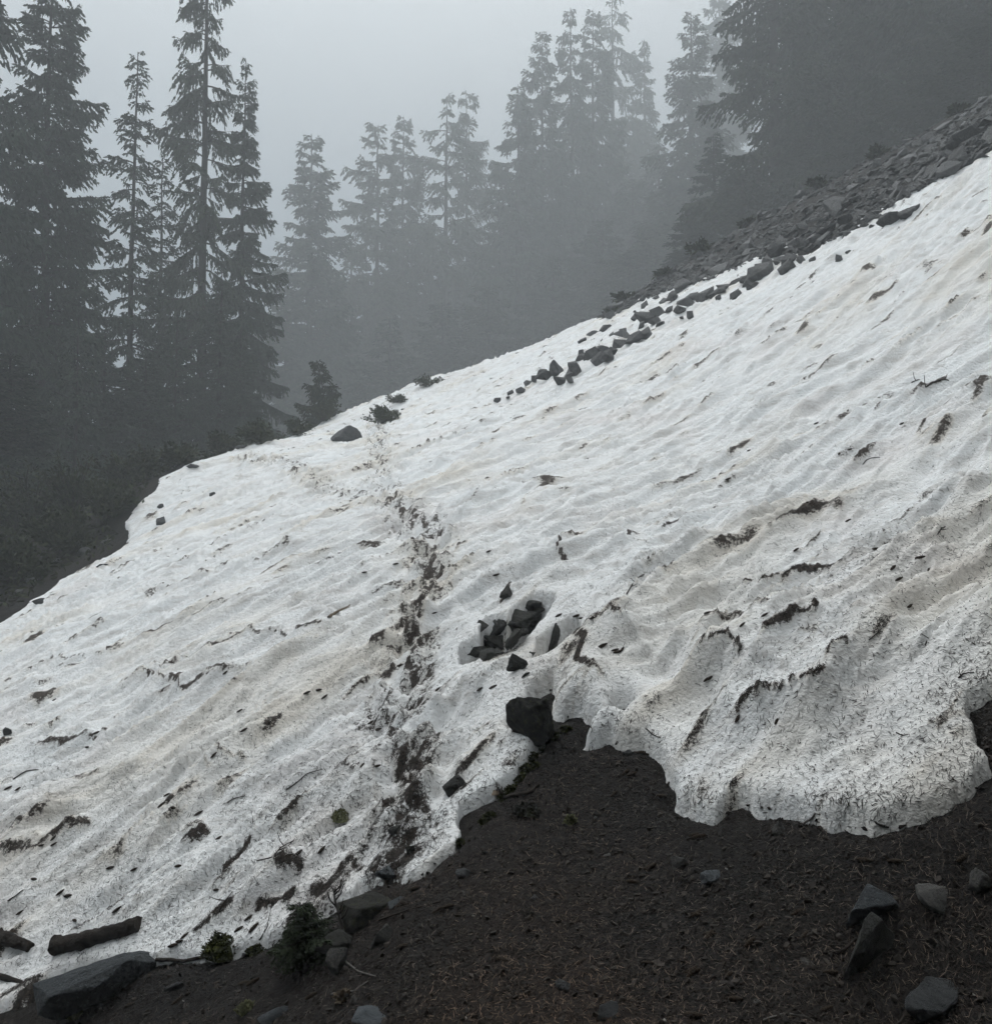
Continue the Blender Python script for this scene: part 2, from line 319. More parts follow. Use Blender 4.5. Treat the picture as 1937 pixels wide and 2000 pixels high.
    # a rounded lip: thick at the front right, thin on the left
    lip = .012 + .026 * np.exp(-((x - 1.35) ** 2 / 1.1 + (y - 3.4) ** 2 / .9)) + .10 * np.exp(-((x - .45) ** 2 + (y - 4.7) ** 2) / .3)
    lw = np.maximum(lip * 1.1, .05)
    q = np.clip(e / lw, 0, 1)
    prof = lip * np.sqrt(np.maximum(0, 1 - (1 - q) ** 2))
    z = Fz(x, y) + h * (0.10 + .90 * fade) + prof - np.maximum(-d, 0) * 2.5 - .70 * sstep(-.01, .06, hole)
    z = np.where((e > 0), z, z - .02)
    # specks: needles too fine to pick out, thickest low on the left and along the front
    low_left = sstep(1.5, -1.5, x) * (1 - sstep(5, 9, y))
    speck = .24 + .50 * near + .42 * low_left + .45 * fbm(x * .8, y * .8, 81) + .12 * r1 + .3 * np.exp(-np.maximum(d, 0) / .25)
    for cx, cy, r, dep in DENTS: speck = speck - .6 * np.exp(-((x - cx) ** 2 + (y - cy) ** 2) / (r * r) * .7)
    tint = .42 + .16 * near * (1 + fbm(x * 1.4, y * 1.4, 92)) + .70 * fbm(al * .35, ac * .9, 91) + .16 * sstep(.6, .95, r1) * brk + .14 * sstep(.65, .95, r2) * brk2 + .30 * sstep(.05, .5, dirt)
    return z, np.clip(dirt, 0, 1), np.clip(speck, 0, 1), np.clip(tint, 0, 1), e

# ---------------------------------------------------------------- materials
def mat(name, rough=.9, spec=.2):
    m = bpy.data.materials.new(name); m.use_nodes = True
    b = m.node_tree.nodes['Principled BSDF']
    b.inputs['Roughness'].default_value = rough; b.inputs['Specular IOR Level'].default_value = spec
    return m, m.node_tree.nodes, m.node_tree.links, b
def tex_noise(nd, ln, vec, scale, detail=4, rough=.55):
    t = nd.new('ShaderNodeTexNoise'); t.inputs['Scale'].default_value = scale; t.inputs['Detail'].default_value = detail; t.inputs['Roughness'].default_value = rough
    ln.new(vec, t.inputs['Vector']); return t.outputs['Fac']
def ramp(nd, ln, fac, stops):
    r = nd.new('ShaderNodeValToRGB'); e = r.color_ramp.elements
    while len(e) < len(stops): e.new(.5)
    for k, (p, c) in enumerate(stops):
        e[k].position = p; e[k].color = (*c, 1) if len(c) == 3 else c
    ln.new(fac, r.inputs[0]); return r.outputs[0]
def math_n(nd, ln, op, a, b, c=None):
    n = nd.new('ShaderNodeMath'); n.operation = op
    for k, v in enumerate((a, b, c)):
        if v is None: continue
        if isinstance(v, (int, float)): n.inputs[k].default_value = v
        else: ln.new(v, n.inputs[k])
    return n.outputs[0]
def mixc(nd, ln, fac, a, b, blend='MIX'):
    n = nd.new('ShaderNodeMix'); n.data_type = 'RGBA'; n.blend_type = blend
    if isinstance(fac, (int, float)): n.inputs[0].default_value = fac
    else: ln.new(fac, n.inputs[0])
    for k, v in ((6, a), (7, b)):
        if isinstance(v, tuple): n.inputs[k].default_value = (*v, 1)
        else: ln.new(v, n.inputs[k])
    return n.outputs[2]
def bump(nd, ln, b, height, strength, dist):
    n = nd.new('ShaderNodeBump'); n.inputs['Strength'].default_value = strength; n.inputs['Distance'].default_value = dist
    ln.new(height, n.inputs['Height']); ln.new(n.outputs[0], b.inputs['Normal'])

def snow_material():
    m, nd, ln, b = mat('old_snow', .75, .25)
    tc = nd.new('ShaderNodeTexCoord').outputs['Object']
    at = nd.new('ShaderNodeAttribute'); at.attribute_name = 'litter'
    sp = nd.new('ShaderNodeSeparateColor'); ln.new(at.outputs['Color'], sp.inputs[0])
    dirt, speck, tint = sp.outputs[0], sp.outputs[1], sp.outputs[2]
    base = ramp(nd, ln, tint, [(.0, (.85, .87, .88)), (.55, (.85, .855, .855)), (.82, (.81, .795, .765)), (1., (.76, .72, .66))])
    pink = tex_noise(nd, ln, tc, .7, 3)
    base = mixc(nd, ln, ramp(nd, ln, pink, [(.56, (0, 0, 0)), (.76, (.45, .45, .45))]), base, (.74, .67, .645))
    grain = tex_noise(nd, ln, tc, 55, 3)
    base = mixc(nd, ln, ramp(nd, ln, grain, [(.35, (.18, .18, .18)), (.55, (0, 0, 0))]), base, (.52, .50, .47))
    # streaks of fine dirt drawn out down the fall line
    mp = nd.new('ShaderNodeMapping'); mp.inputs['Rotation'].default_value = (0, 0, math.radians(-23)); mp.inputs['Scale'].default_value = (.35, 1.6, 1)
    ln.new(tc, mp.inputs['Vector'])
    st = tex_noise(nd, ln, mp.outputs[0], 5.5, 5, .7)
    st_f = math_n(nd, ln, 'MULTIPLY', ramp(nd, ln, st, [(.48, (0, 0, 0)), (.72, (.55, .55, .55))]), 1.0)
    base = mixc(nd, ln, st_f, base, (.40, .36, .32))
    # specks
    mp2 = nd.new('ShaderNodeMapping'); mp2.inputs['Rotation'].default_value = (0, 0, math.radians(-20)); mp2.inputs['Scale'].default_value = (.55, 1.2, 1)
    ln.new(tc, mp2.inputs['Vector'])
    s1 = tex_noise(nd, ln, mp2.outputs[0], 95, 2, .5)
    patch = tex_noise(nd, ln, mp2.outputs[0], 2.6, 4, .65)
    thr = math_n(nd, ln, 'ADD', math_n(nd, ln, 'MULTIPLY', speck, .17), math_n(nd, ln, 'MULTIPLY', patch, .62))
    sv = math_n(nd, ln, 'ADD', s1, thr)
    base = mixc(nd, ln, ramp(nd, ln, sv, [(1.055, (0, 0, 0)), (1.12, (.85, .85, .85))]), base, (.09, .070, .055))
    # thick dirt: ragged at its edge
    dn = tex_noise(nd, ln, tc, 34, 5, .85)
    dv = math_n(nd, ln, 'ADD', dirt, math_n(nd, ln, 'MULTIPLY', math_n(nd, ln, 'SUBTRACT', dn, .5), 2.6))
    dc = ramp(nd, ln, tex_noise(nd, ln, tc, 120, 3), [(.35, (.012, .009, .008)), (.65, (.075, .052, .038))])
    base = mixc(nd, ln, ramp(nd, ln, dv, [(.50, (0, 0, 0)), (.66, (.97, .97, .97))]), base, dc)
    ln.new(base, b.inputs['Base Color'])
    hb = tex_noise(nd, ln, tc, 32, 4, .68)
    bump(nd, ln, b, hb, .8, .025)
    return m
def soil_material():
    m, nd, ln, b = mat('dark_soil', .85, .25)
    tc = nd.new('ShaderNodeTexCoord').outputs['Object']
    n1 = tex_noise(nd, ln, tc, 1.1, 5); n2 = tex_noise(nd, ln, tc, 70, 3, .7)
    c = ramp(nd, ln, n1, [(.3, (.005, .0044, .0041)), (.5, (.008, .0062, .0052)), (.72, (.014, .009, .006))])
    c = mixc(nd, ln, ramp(nd, ln, n2, [(.52, (0, 0, 0)), (.75, (.7, .7, .7))]), c, (.045, .031, .023))
    far = tex_noise(nd, ln, tc, .35, 4)
    c = mixc(nd, ln, ramp(nd, ln, far, [(.55, (0, 0, 0)), (.7, (.35, .35, .35))]), c, (.035, .04, .022))
    ln.new(c, b.inputs['Base Color'])
    bump(nd, ln, b, math_n(nd, ln, 'ADD', n2, tex_noise(nd, ln, tc, 22, 4, .7)), 1., .04)
    return m
def rock_material(name, dark, light, lichen=None, wet=.55):
    m, nd, ln, b = mat(name, wet, .4)
    tc = nd.new('ShaderNodeTexCoord').outputs['Object']
    oi = nd.new('ShaderNodeObjectInfo').outputs['Random']
    n = tex_noise(nd, ln, tc, 7, 6, .65)
    v = math_n(nd, ln, 'ADD', n, math_n(nd, ln, 'MULTIPLY', math_n(nd, ln, 'SUBTRACT', oi, .5), .5))
    c = ramp(nd, ln, v, [(.32, dark), (.68, light)])
    c = mixc(nd, ln, ramp(nd, ln, tex_noise(nd, ln, tc, 60, 3), [(.55, (0, 0, 0)), (.7, (.5, .5, .5))]), c, tuple(x * 1.5 for x in light))
    if lichen:
        c = mixc(nd, ln, ramp(nd, ln, tex_noise(nd, ln, tc, 9, 5, .7), [(.52, (0, 0, 0)), (.62, (.85, .85, .85))]), c, lichen)
    ln.new(c, b.inputs['Base Color'])
    bump(nd, ln, b, math_n(nd, ln, 'ADD', n, tex_noise(nd, ln, tc, 35, 6, .75)), 1., .04)
    return m
def plain_noise(name, a, bcol, scale, rough=.9, bmp=.5, dist=.01, vcol=False):
    m, nd, ln, b = mat(name, rough, .2)
    tc = nd.new('ShaderNodeTexCoord').outputs['Object']
    n = tex_noise(nd, ln, tc, scale, 4)
    c = ramp(nd, ln, n, [(.3, a), (.7, bcol)])
    if vcol:
        at = nd.new('ShaderNodeAttribute'); at.attribute_name = 'tone'
        c = mixc(nd, ln, 1.0, c, at.outputs['Color'], 'MULTIPLY')
    ln.new(c, b.inputs['Base Color'])
    if bmp: bump(nd, ln, b, n, bmp, dist)
    return m
M_SNOW, M_SOIL = snow_material(), soil_material()
M_ROCK = rock_material('grey_rock', (.022, .024, .026), (.07, .074, .077))
M_TALUS = rock_material('talus_rock', (.028, .030, .031), (.11, .112, .113))
M_BLUE = rock_material('blue_grey_rock', (.028, .034, .039), (.105, .122, .134))
M_PALE = rock_material('pale_rock', (.06, .058, .054), (.13, .125, .115), (.16, .15, .125))
M_MOSSROCK = rock_material('mossy_rock', (.014, .014, .012), (.05, .048, .038), (.055, .058, .026), .8)
M_OLIVE = rock_material('olive_rock', (.016, .017, .015), (.055, .055, .047), (.05, .052, .036))
M_BARK = plain_noise('bark', (.010, .008, .007), (.035, .028, .023), 14, .95, 1., .03)
M_TRUNK = plain_noise('trunk_bark', (.022, .02, .018), (.05, .046, .042), 5, .95, .6, .03)
M_TWIG = plain_noise('twig_bark', (.018, .014, .012), (.045, .036, .03), 30, .9, .3, .003)
M_PALETWIG = plain_noise('pale_twig_bark', (.07, .065, .06), (.14, .13, .12), 40, .9, .3, .003)
M_CONE = plain_noise('cone_scales', (.016, .012, .009), (.05, .034, .022), 60, .8, .4, .004)
M_MOSS = plain_noise('moss', (.018, .022, .007), (.06, .065, .018), 30, 1., .8, .01)
M_PALEMOSS = plain_noise('pale_moss', (.10, .105, .05), (.26, .26, .15), 30, 1., .8, .01)
M_CHIP = plain_noise('bark_chip', (.10, .078, .055), (.19, .15, .11), 25, .85, .4, .004)
M_NEEDLE = plain_noise('fallen_needles', (.7, .7, .7), (1, 1, 1), 8, .7, 0, 0, True)
M_FIR = plain_noise('fir_foliage', (.026, .042, .030), (.05, .072, .046), 1.3, .8, 0, 0, True)
M_HEM = plain_noise('hemlock_foliage', (.028, .042, .028), (.055, .072, .042), 1.1, .8, 0, 0, True)
M_GREEN = plain_noise('young_needles', (.012, .020, .009), (.032, .044, .018), 8, .7, 0, 0, True)
M_SHRUB = plain_noise('shrub_leaves', (.022, .032, .015), (.05, .055, .026), 2.5, .85, 0, 0, True)

# ---------------------------------------------------------------- mesh helpers
def np_mesh(name, V, Fq, attr=None, smooth=False):
    """V (n,3); Fq (m,3) or (m,4)"""
    V = np.ascontiguousarray(V, np.float32); Fq = np.ascontiguousarray(Fq, np.int32)
    me = bpy.data.meshes.new(name); k = Fq.shape[1]
    me.vertices.add(len(V)); me.vertices.foreach_set('co', V.ravel())
    me.loops.add(Fq.size); me.loops.foreach_set('vertex_index', Fq.ravel())
    me.polygons.add(len(Fq)); me.polygons.foreach_set('loop_start', np.arange(0, Fq.size, k, dtype=np.int32))
    me.polygons.foreach_set('use_smooth', np.full(len(Fq), smooth))
    if attr:
        a = me.color_attributes.new(attr[0], 'FLOAT_COLOR', 'POINT')
        a.data.foreach_set('color', np.ascontiguousarray(attr[1], np.float32).ravel())
    me.update(); me.validate()
    return me
def link(name, me, m=None, parent=None, loc=None, rot=None, scale=None):
    o = bpy.data.objects.new(name, me)
    if me is not None and m is not None and not me.materials: me.materials.append(m)
    if parent is not None: o.parent = parent
    if loc is not None: o.location = loc
    if rot is not None: o.rotation_euler = rot
    if scale is not None: o.scale = scale
    COL.objects.link(o); return o
def tag(o, label=None, cat=None, group=None, kind=None):
    if label: o['label'] = label
    if cat: o['category'] = cat
    if group: o['group'] = group
    if kind: o['kind'] = kind
    return o
def empty(name, loc, label, cat, group=None, rot=(0, 0, 0), scale=(1, 1, 1)):
    o = bpy.data.objects.new(name, None); o.empty_display_size = .2
    o.location = loc; o.rotation_euler = rot; o.scale = scale
    COL.objects.link(o); return tag(o, label, cat, group)
def tube(pts, rad, seg=6, cap=True):
    P = np.array(pts, float); n = len(P); rad = np.broadcast_to(np.asarray(rad, float), (n,))
    T = np.gradient(P, axis=0); T /= np.linalg.norm(T, axis=1)[:, None] + 1e-9
    ref = np.array([.31, .17, .93]) if abs(T[0] @ np.array([.31, .17, .93])) < .9 else np.array([1., .1, 0])
    A = np.cross(T, ref); A /= np.linalg.norm(A, axis=1)[:, None]; B = np.cross(T, A)
    th = np.arange(seg) * 2 * np.pi / seg
    V = (P[:, None] + rad[:, None, None] * (np.cos(th)[None, :, None] * A[:, None] + np.sin(th)[None, :, None] * B[:, None])).reshape(-1, 3)
    i = np.arange(n - 1)[:, None] * seg; j = np.arange(seg)[None]; j2 = (j + 1) % seg
    Fq = np.stack([i + j, i + j2, i + seg + j2, i + seg + j], -1).reshape(-1, 4)
    return V, Fq
def merge(parts):
    Vs, Fs, o = [], [], 0
    for V, Fq in parts:
        Vs.append(V); Fs.append(Fq + o); o += len(V)
    return np.concatenate(Vs), np.concatenate(Fs)

# ---------------------------------------------------------------- ground and snow sheets
def axis(lo, a, b, hi, step, grow=1.12):
    mid = list(np.arange(a, b, step)); s = step; x = a; left = []
    while x > lo: s = s * grow; x -= s; left.append(x)
    s = step; x = mid[-1]; right = []
    while x < hi: s = s * grow; x += s; right.append(x)
    return np.array(left[::-1] + mid + right)
def grid_faces(ny, nx):
    i = np.arange(ny - 1)[:, None] * nx; j = np.arange(nx - 1)[None]
    return np.stack([i + j, i + j + 1, i + nx + j + 1, i + nx + j], -1).reshape(-1, 4)
gx, gy = axis(-160, -3.4, 3.2, 160, .028, 1.06), axis(-90, 2.0, 6.4, 190, .028, 1.06)
GX, GY = np.meshgrid(gx, gy)
GZ = ground_z(GX, GY)
link('ground', np_mesh('ground', np.stack([GX, GY, GZ], -1).reshape(-1, 3), grid_faces(*GX.shape), None, True), M_SOIL)['kind'] = 'structure'

su = np.concatenate([np.linspace(-1.0, -.63, 60), np.linspace(-.62, .62, 800), np.linspace(.63, 1.0, 60)])
sy = np.geomspace(2.1, 33.5, 620)
SX = su[None, :] * sy[:, None]; SY = np.repeat(sy[:, None], len(su), 1)
SZ, SD, SS, ST, SE = snow_fields(SX, SY)
keep = (SE > -.22)
sf = grid_faces(*SX.shape); kf = keep.ravel()[sf].any(1); sf = sf[kf]
used = np.unique(sf); remap = np.full(SX.size, -1); remap[used] = np.arange(len(used))
litter = np.stack([SD, SS, ST, np.ones_like(SD)], -1).reshape(-1, 4)[used]
snow_o = link('snow_field', np_mesh('snow_field', np.stack([SX, SY, SZ], -1).reshape(-1, 3)[used], remap[sf], ('litter', litter), True), M_SNOW)
snow_o['kind'] = 'structure'

TOP = np.maximum(SZ, ground_z(SX, SY)); IS_SNOW = SZ > TOP - 1e-6
_lsy = np.log(sy)
def _look(A, x, y):
    u = np.clip(x / y, su[0], su[-1] - 1e-6); l = np.clip(np.log(np.maximum(y, sy[0])), _lsy[0], _lsy[-1] - 1e-6)
    j = np.clip(np.searchsorted(su, u) - 1, 0, len(su) - 2); i = np.clip(np.searchsorted(_lsy, l) - 1, 0, len(sy) - 2)
    a = (u - su[j]) / (su[j + 1] - su[j]); b = (l - _lsy[i]) / (_lsy[i + 1] - _lsy[i])
    return (A[i, j] * (1 - a) + A[i, j + 1] * a) * (1 - b) + (A[i + 1, j] * (1 - a) + A[i + 1, j + 1] * a) * b
def top_at(x, y): return _look(TOP, np.asarray(x, float), np.asarray(y, float))
def field_at(A, x, y): return _look(A, np.asarray(x, float), np.asarray(y, float))
def on_top(px, py):
    """a point of the finished surface (snow or soil) along a line of sight"""
    d = ray(px, py)
    g = sy
    h = top_at(d[0] * g, g) - d[2] * g
    k = int(np.argmax(h > 0)) if (h > 0).any() else int(np.argmax(h))
    y = g[k]
    if k > 0 and h[k] > 0: y = g[k - 1] + (g[k] - g[k - 1]) * h[k - 1] / (h[k - 1] - h[k])
    return np.array([d[0] * y, y, float(top_at(d[0] * y, y))])
def normal_at(x, y, e=.08):
    a = Fz(np.array([x - e, x + e, x, x]), np.array([y, y, y - e, y + e]))
    return Vector((-(a[1] - a[0]) / (2 * e), -(a[3] - a[2]) / (2 * e), 1)).normalized()
def m_per_px(p): return p[1] / F_PX

# ---------------------------------------------------------------- conifers
def blades(P, D, L, Wd, r, droop=.0):
    """ragged needle clumps: a kinked, pointed quad pair at every point P along direction D"""
    n = len(P)
    D = D / (np.linalg.norm(D, axis=1)[:, None] + 1e-9)
    R = r.normal(size=(n, 3)); S = np.cross(D, R); S /= np.linalg.norm(S, axis=1)[:, None] + 1e-9
    mid = P + D * (L * .45)[:, None] + np.array([0, 0, -1.0]) * (L * droop * .3)[:, None]
    tip = P + D * L[:, None] + np.array([0, 0, -1.0]) * (L * droop)[:, None]
    V = np.stack([P, mid + S * (Wd * .5)[:, None], tip, mid - S * (Wd * .5)[:, None]], 1).reshape(-1, 3)
    Fq = np.arange(n * 4).reshape(-1, 4)
    return V, Fq
def conifer(seed, H, R, n_branch, elev0, elev1, droop, top_pow, bare, gap, twig_step, blade, base_clear=.02, irregular=.3, trunk_r=.22, lean=(0, 0)):
    """returns (trunk mesh arrays, crown mesh arrays, tones). H height, R radius of the lowest branches"""
    r = np.random.default_rng(seed)
    tz = np.linspace(0, 1, 16)
    bx = np.cumsum(r.normal(0, .010, 16)) * H * .12 + lean[0] * tz ** 2; by = np.cumsum(r.normal(0, .010, 16)) * H * .12 + lean[1] * tz ** 2
    trunk_pts = np.stack([bx, by, tz * H - .5 * (tz == 0)], -1)
    parts = [tube(trunk_pts, trunk_r * (1 - tz) ** .85 + .012, 8)]
    PV, DV, LV, WV = [], [], [], []
    per = 5; nl = max(8, n_branch // per); lay = np.repeat(np.arange(nl), per)[:n_branch]; n_branch = len(lay)
    hs = base_clear + (1 - base_clear) * (lay + r.normal(0, .32, n_branch) + .3) / nl
    hs = np.clip(hs, .01, .995)
    az0 = r.uniform(0, 6.28)
    weak = r.uniform(0, 6.28)
    for i, h in enumerate(hs):
        prof = (1 - h) ** top_pow
        az = az0 + i * 2.399 + r.normal(0, .35)
        L = R * prof * (1 + irregular * r.normal()) * (1 + .25 * math.cos(az - weak)) + .10 * (1 - h) + .12
        if r.random() < gap: L *= r.uniform(.2, .55)
        L = max(L, .15)
        el = elev0 + (elev1 - elev0) * h + r.normal(0, .09)
        dr = droop * (1.2 - .7 * h) * r.uniform(.6, 1.4)
        bpos = np.array([np.interp(h, tz, bx), np.interp(h, tz, by), h * H])
        ns = 7; s = np.linspace(0, 1, ns)
        side = np.cumsum(r.normal(0, .03, ns)) * L
        cx, cy = math.cos(az), math.sin(az)
        ax = np.stack([cx * L * s * math.cos(el) - cy * side, cy * L * s * math.cos(el) + cx * side, L * (math.sin(el) * s - dr * s ** 2 + .55 * dr * s ** 4)], -1) + bpos
        parts.append(tube(ax, np.linspace(.012 + .011 * L, .004, ns), 4))
        # side twigs
        nt = max(3, int(L * (1 - bare) / twig_step) * 2)
        ts = bare * min(1, 1.2 / max(L, .3)) + (1 - bare * min(1, 1.2 / max(L, .3))) * (np.arange(nt) + r.uniform(0, 1, nt)) / nt
        ts = np.clip(ts, .02, 1)
        tp = np.stack([np.interp(ts, s, ax[:, k]) for k in range(3)], -1)
        dirs = np.stack([np.interp(ts, s, np.gradient(ax[:, k], s)) for k in range(3)], -1); dirs /= np.linalg.norm(dirs, axis=1)[:, None]
        sg = np.where(np.arange(nt) % 2 == 0, 1, -1)
        lat = np.stack([-cy * sg, cx * sg, np.zeros(nt)], -1)
        td = dirs * .75 + lat * r.uniform(.5, 1.0, nt)[:, None] + np.array([0, 0, 1]) * r.normal(-.12 * (1 + droop), .10, nt)[:, None]
        td /= np.linalg.norm(td, axis=1)[:, None]
        tl = np.clip((.42 * L * (1 - ts) ** .6 + .14) * r.uniform(.6, 1.25, nt), .08, .85)
        nb = np.maximum(3, (tl / (blade * .30)).astype(int))
        idx = np.repeat(np.arange(nt), nb); k = np.concatenate([np.arange(q) for q in nb]) + r.uniform(0, .8, len(idx)); q = k / nb[idx]
        bp = tp[idx] + td[idx] * (tl[idx] * q)[:, None] + np.array([0, 0, -1]) * (tl[idx] * q ** 2 * .28 * (1 + droop))[:, None]
        bd = td[idx] + r.normal(0, .42, (len(idx), 3)) * np.array([1, 1, .6]) + np.array([0, 0, -.25 * (1 + droop)])
        PV.append(bp); DV.append(bd); LV.append(blade * r.uniform(.8, 1.5, len(idx))); WV.append(blade * r.uniform(.50, .88, len(idx)))
        # the branch tip itself
        PV.append(ax[-1:]); DV.append(ax[-1:] - ax[-2:-1]); LV.append(np.array([blade * 1.7])); WV.append(np.array([blade * .5]))
    P, D, L, Wd = np.concatenate(PV), np.concatenate(DV), np.concatenate(LV), np.concatenate(WV)
    V, Fq = blades(P, D, L, Wd, r, .25)
    tone = np.repeat(r.uniform(.65, 1.35, len(P)), 4)
    tone = np.stack([tone, tone, tone, np.ones_like(tone)], -1)
    return merge(parts), (V, Fq), tone
KINDS = {}
def kind(name, foliage, **k):
    t, c, tone = conifer(**k)
    tm = np_mesh(name + '_trunk', *t, None, True); tm.materials.append(M_TRUNK)
    cm = np_mesh(name + '_crown', *c, ('tone', tone)); cm.materials.append(foliage)
    KINDS[name] = (tm, cm, k['H'])
kind('fir_a', M_FIR, seed=1, H=18, R=2.7, n_branch=260, elev0=-.25, elev1=.35, droop=.22, top_pow=.62, bare=.18, gap=.12, twig_step=.085, blade=.12, irregular=.22)
kind('fir_b', M_FIR, seed=2, H=18, R=2.5, n_branch=250, elev0=-.30, elev1=.25, droop=.30, top_pow=.75, bare=.2, gap=.15, twig_step=.085, blade=.12, irregular=.28)
kind('hem_a', M_HEM, seed=3, H=18, R=2.3, n_branch=150, elev0=.0, elev1=.25, droop=.55, top_pow=.42, bare=.22, gap=.22, twig_step=.12, blade=.12, irregular=.32, trunk_r=.27)
kind('hem_b', M_HEM, seed=4, H=18, R=2.4, n_branch=190, elev0=-.1, elev1=.3, droop=.5, top_pow=.5, bare=.2, gap=.2, twig_step=.085, blade=.12, irregular=.35)
kind('thin', M_FIR, seed=5, H=12, R=1.35, n_branch=190, elev0=-.30, elev1=.30, droop=.22, top_pow=.75, bare=.2, gap=.25, twig_step=.10, blade=.085, irregular=.3, trunk_r=.13)
kind('young', M_FIR, seed=6, H=6, R=1.35, n_branch=90, elev0=-.05, elev1=.5, droop=.25, top_pow=.8, bare=.1, gap=.1, twig_step=.11, blade=.10, irregular=.25, trunk_r=.07)
kind('sapling', M_GREEN, seed=8, H=2.2, R=.75, n_branch=60, elev0=.05, elev1=.5, droop=.3, top_pow=.8, bare=.08, gap=.1, twig_step=.07, blade=.075, irregular=.3, trunk_r=.03, lean=(-.45, 0))

def tree(kd, px, top, y, width, label, group=None, name='fir_tree', rot=None, base_drop=.3, height=None, cat='tree'):
    """a tree standing y metres off in the direction of px; its top seen at row `top`"""
    tm, cm, H = KINDS[kd]
    x = ray(px, 700)[0] * y
    z = float(Fz(x, y)) - base_drop
    h = height if height else ray(px, top)[2] * y - z
    e = empty(name, (x, y, z), label, cat, group, (0, 0, rot if rot is not None else random.uniform(0, 6.28)), (width, width, h / H))
    link('trunk', tm, None, e); link('crown', cm, None, e)
    return e
for a in (
 ('fir_b', -105, -520, 29.8, 1.16, 'tall fir cut by the left frame edge, only branch tips showing'),
 ('fir_a', 84, -95, 33.5, 1.13, 'broad dense dark fir nearest the left edge, its top out of frame'),
 ('thin', 250, 100, 36.7, 1.31, 'slender sparse fir with a thin bare spire left of the big hemlock'),
 ('thin', 312, 302, 40.5, 1.25, 'short sparse fir between the slender spire and the big hemlock'),
 ('hem_a', 396, -190, 39.0, 0.99, 'tall hemlock with long drooping branches and bare upper trunk, top out of frame'),
 ('fir_b', 470, 112, 41.2, 0.81, 'dense dark fir right beside the tall drooping hemlock'),
 ('fir_a', 606, 262, 88.9, 2.41, 'lone hazy fir standing in the gap right of the dark tree group'),
 ('hem_b', 738, 246, 101.2, 2.64, 'hazy hemlock with long low left branches, left of a close pair'),
 ('fir_a', 786, 226, 106.7, 2.29, 'hazy pointed fir, right one of a close pair in mid distance'),
 ('hem_a', 872, 190, 103.1, 2.41, 'hazy flat-topped hemlock with crooked left branches, centre of the picture'),
 ('hem_b', 912, 178, 108.5, 2.18, 'hazy broken-topped tree leaning against the flat-topped hemlock'),
 ('thin', 934, 285, 149.3, 2.76, 'faintest small tree, almost lost in fog left of the tall group'),
 ('fir_b', 1012, 165, 96.0, 2.52, 'lower left shoulder tree of the tall hazy group'),
 ('fir_a', 1062, 60, 99.5, 2.29, 'blunt-topped fir at the left of the tall hazy group'),
 ('fir_b', 1118, 14, 103.1, 2.41, 'tallest pointed fir of the hazy group in the centre'),
 ('fir_a', 1162, 18, 108.5, 2.29, 'narrow fir just right of the tallest pointed fir'),
 ('hem_a', 1196, -25, 127.9, 2.86, 'paler drooping tree behind the tall group, top at the frame edge'),
 ('fir_b', 1264, 76, 127.9, 2.64, 'pale pointed fir in the gap right of the tall group'),
 ('fir_b', 1356, 22, 88.9, 2.52, 'narrow hazy fir left of the great dark tree'),
 ('fir_a', 1412, -60, 131.4, 2.75, 'palest tree top showing between the narrow fir and the great dark tree'),
 ('hem_b', 1520, -420, 49.7, 1.83, 'great dark hemlock with broad layered branches above the talus'),
 ('fir_a', 1650, -450, 54.8, 1.91, 'large dark fir right behind the great layered hemlock'),
 ('hem_b', 1745, -520, 48.9, 1.83, 'large dark hemlock second from the right frame edge'),
 ('fir_a', 1868, -640, 45.1, 1.83, 'dark fir rising from the talus at the right frame edge'),
 ('hem_b', 2010, -700, 41.5, 1.83, 'dark hemlock half outside the right frame edge'),
): tree(*a)
# shorter trees that close the wood; each kind too hazed to tell one from the next
for k, (px, top, y, w) in enumerate([(560,560,44,1.5),(640,540,49,1.6),(690,470,52,1.6),(760,520,53,1.7),(830,430,55,1.7),(890,480,56,1.6),(940,470,52,1.7),(985,400,53,1.7),
  (1040,380,55,1.7),(1090,340,57,1.8),(1140,330,58,1.8),(1200,290,60,1.8),(1240,350,52,1.7),(1290,280,55,1.8),(1330,330,47,1.7),(1180,430,46,1.6),(1080,500,45,1.6),(960,560,44,1.5),(860,590,44,1.5),(760,620,43,1.4),(1280,450,42,1.6)]):
    tree(('fir_a', 'fir_b', 'hem_b')[k % 3], px, top, y * 1.95, w * 1.75, 'shorter fog-grey conifer in the wall of trees behind the snow crest', 'shorter conifers in the fog')
for k, (px, top, y, w) in enumerate([(1400,260,39,1.0),(1455,330,34,.95),(1590,180,33,1.0),(1690,220,31,.95),(1800,120,29.5,.95),(1905,40,28,.9),(1350,400,36,.85),(1985,0,26,.9)]):
    tree(('fir_b', 'hem_b')[k % 2], px, top, y * 1.44, w * 1.4, 'shadowed smaller conifer in the dark wood above the talus', 'smaller conifers above the talus')
for k, (px, top, y, w) in enumerate([(20,690,19,.9),(150,620,22.5,.8),(205,640,25,.8),(285,690,24,.8),(345,610,25.5,.8),(430,520,26,.6),(-70,640,18,1.),(110,640,24.5,.9),(470,640,26.5,.5),(-170,300,17,1.0),(-150,620,24,1.)]):
    tree(('fir_a', 'young', 'fir_b')[k % 3], px, top, y * 1.36, w * 1.05 if k % 3 != 1 else w * 1.4, 'bushy dark conifer in the lower mass of the left tree group', 'lower conifers of the left group')
tree('sapling', 640, 704, 29.5, .85, 'small leaning fir sapling at the far left end of the snow crest', rot=.2, name='fir_sapling', base_drop=.1)

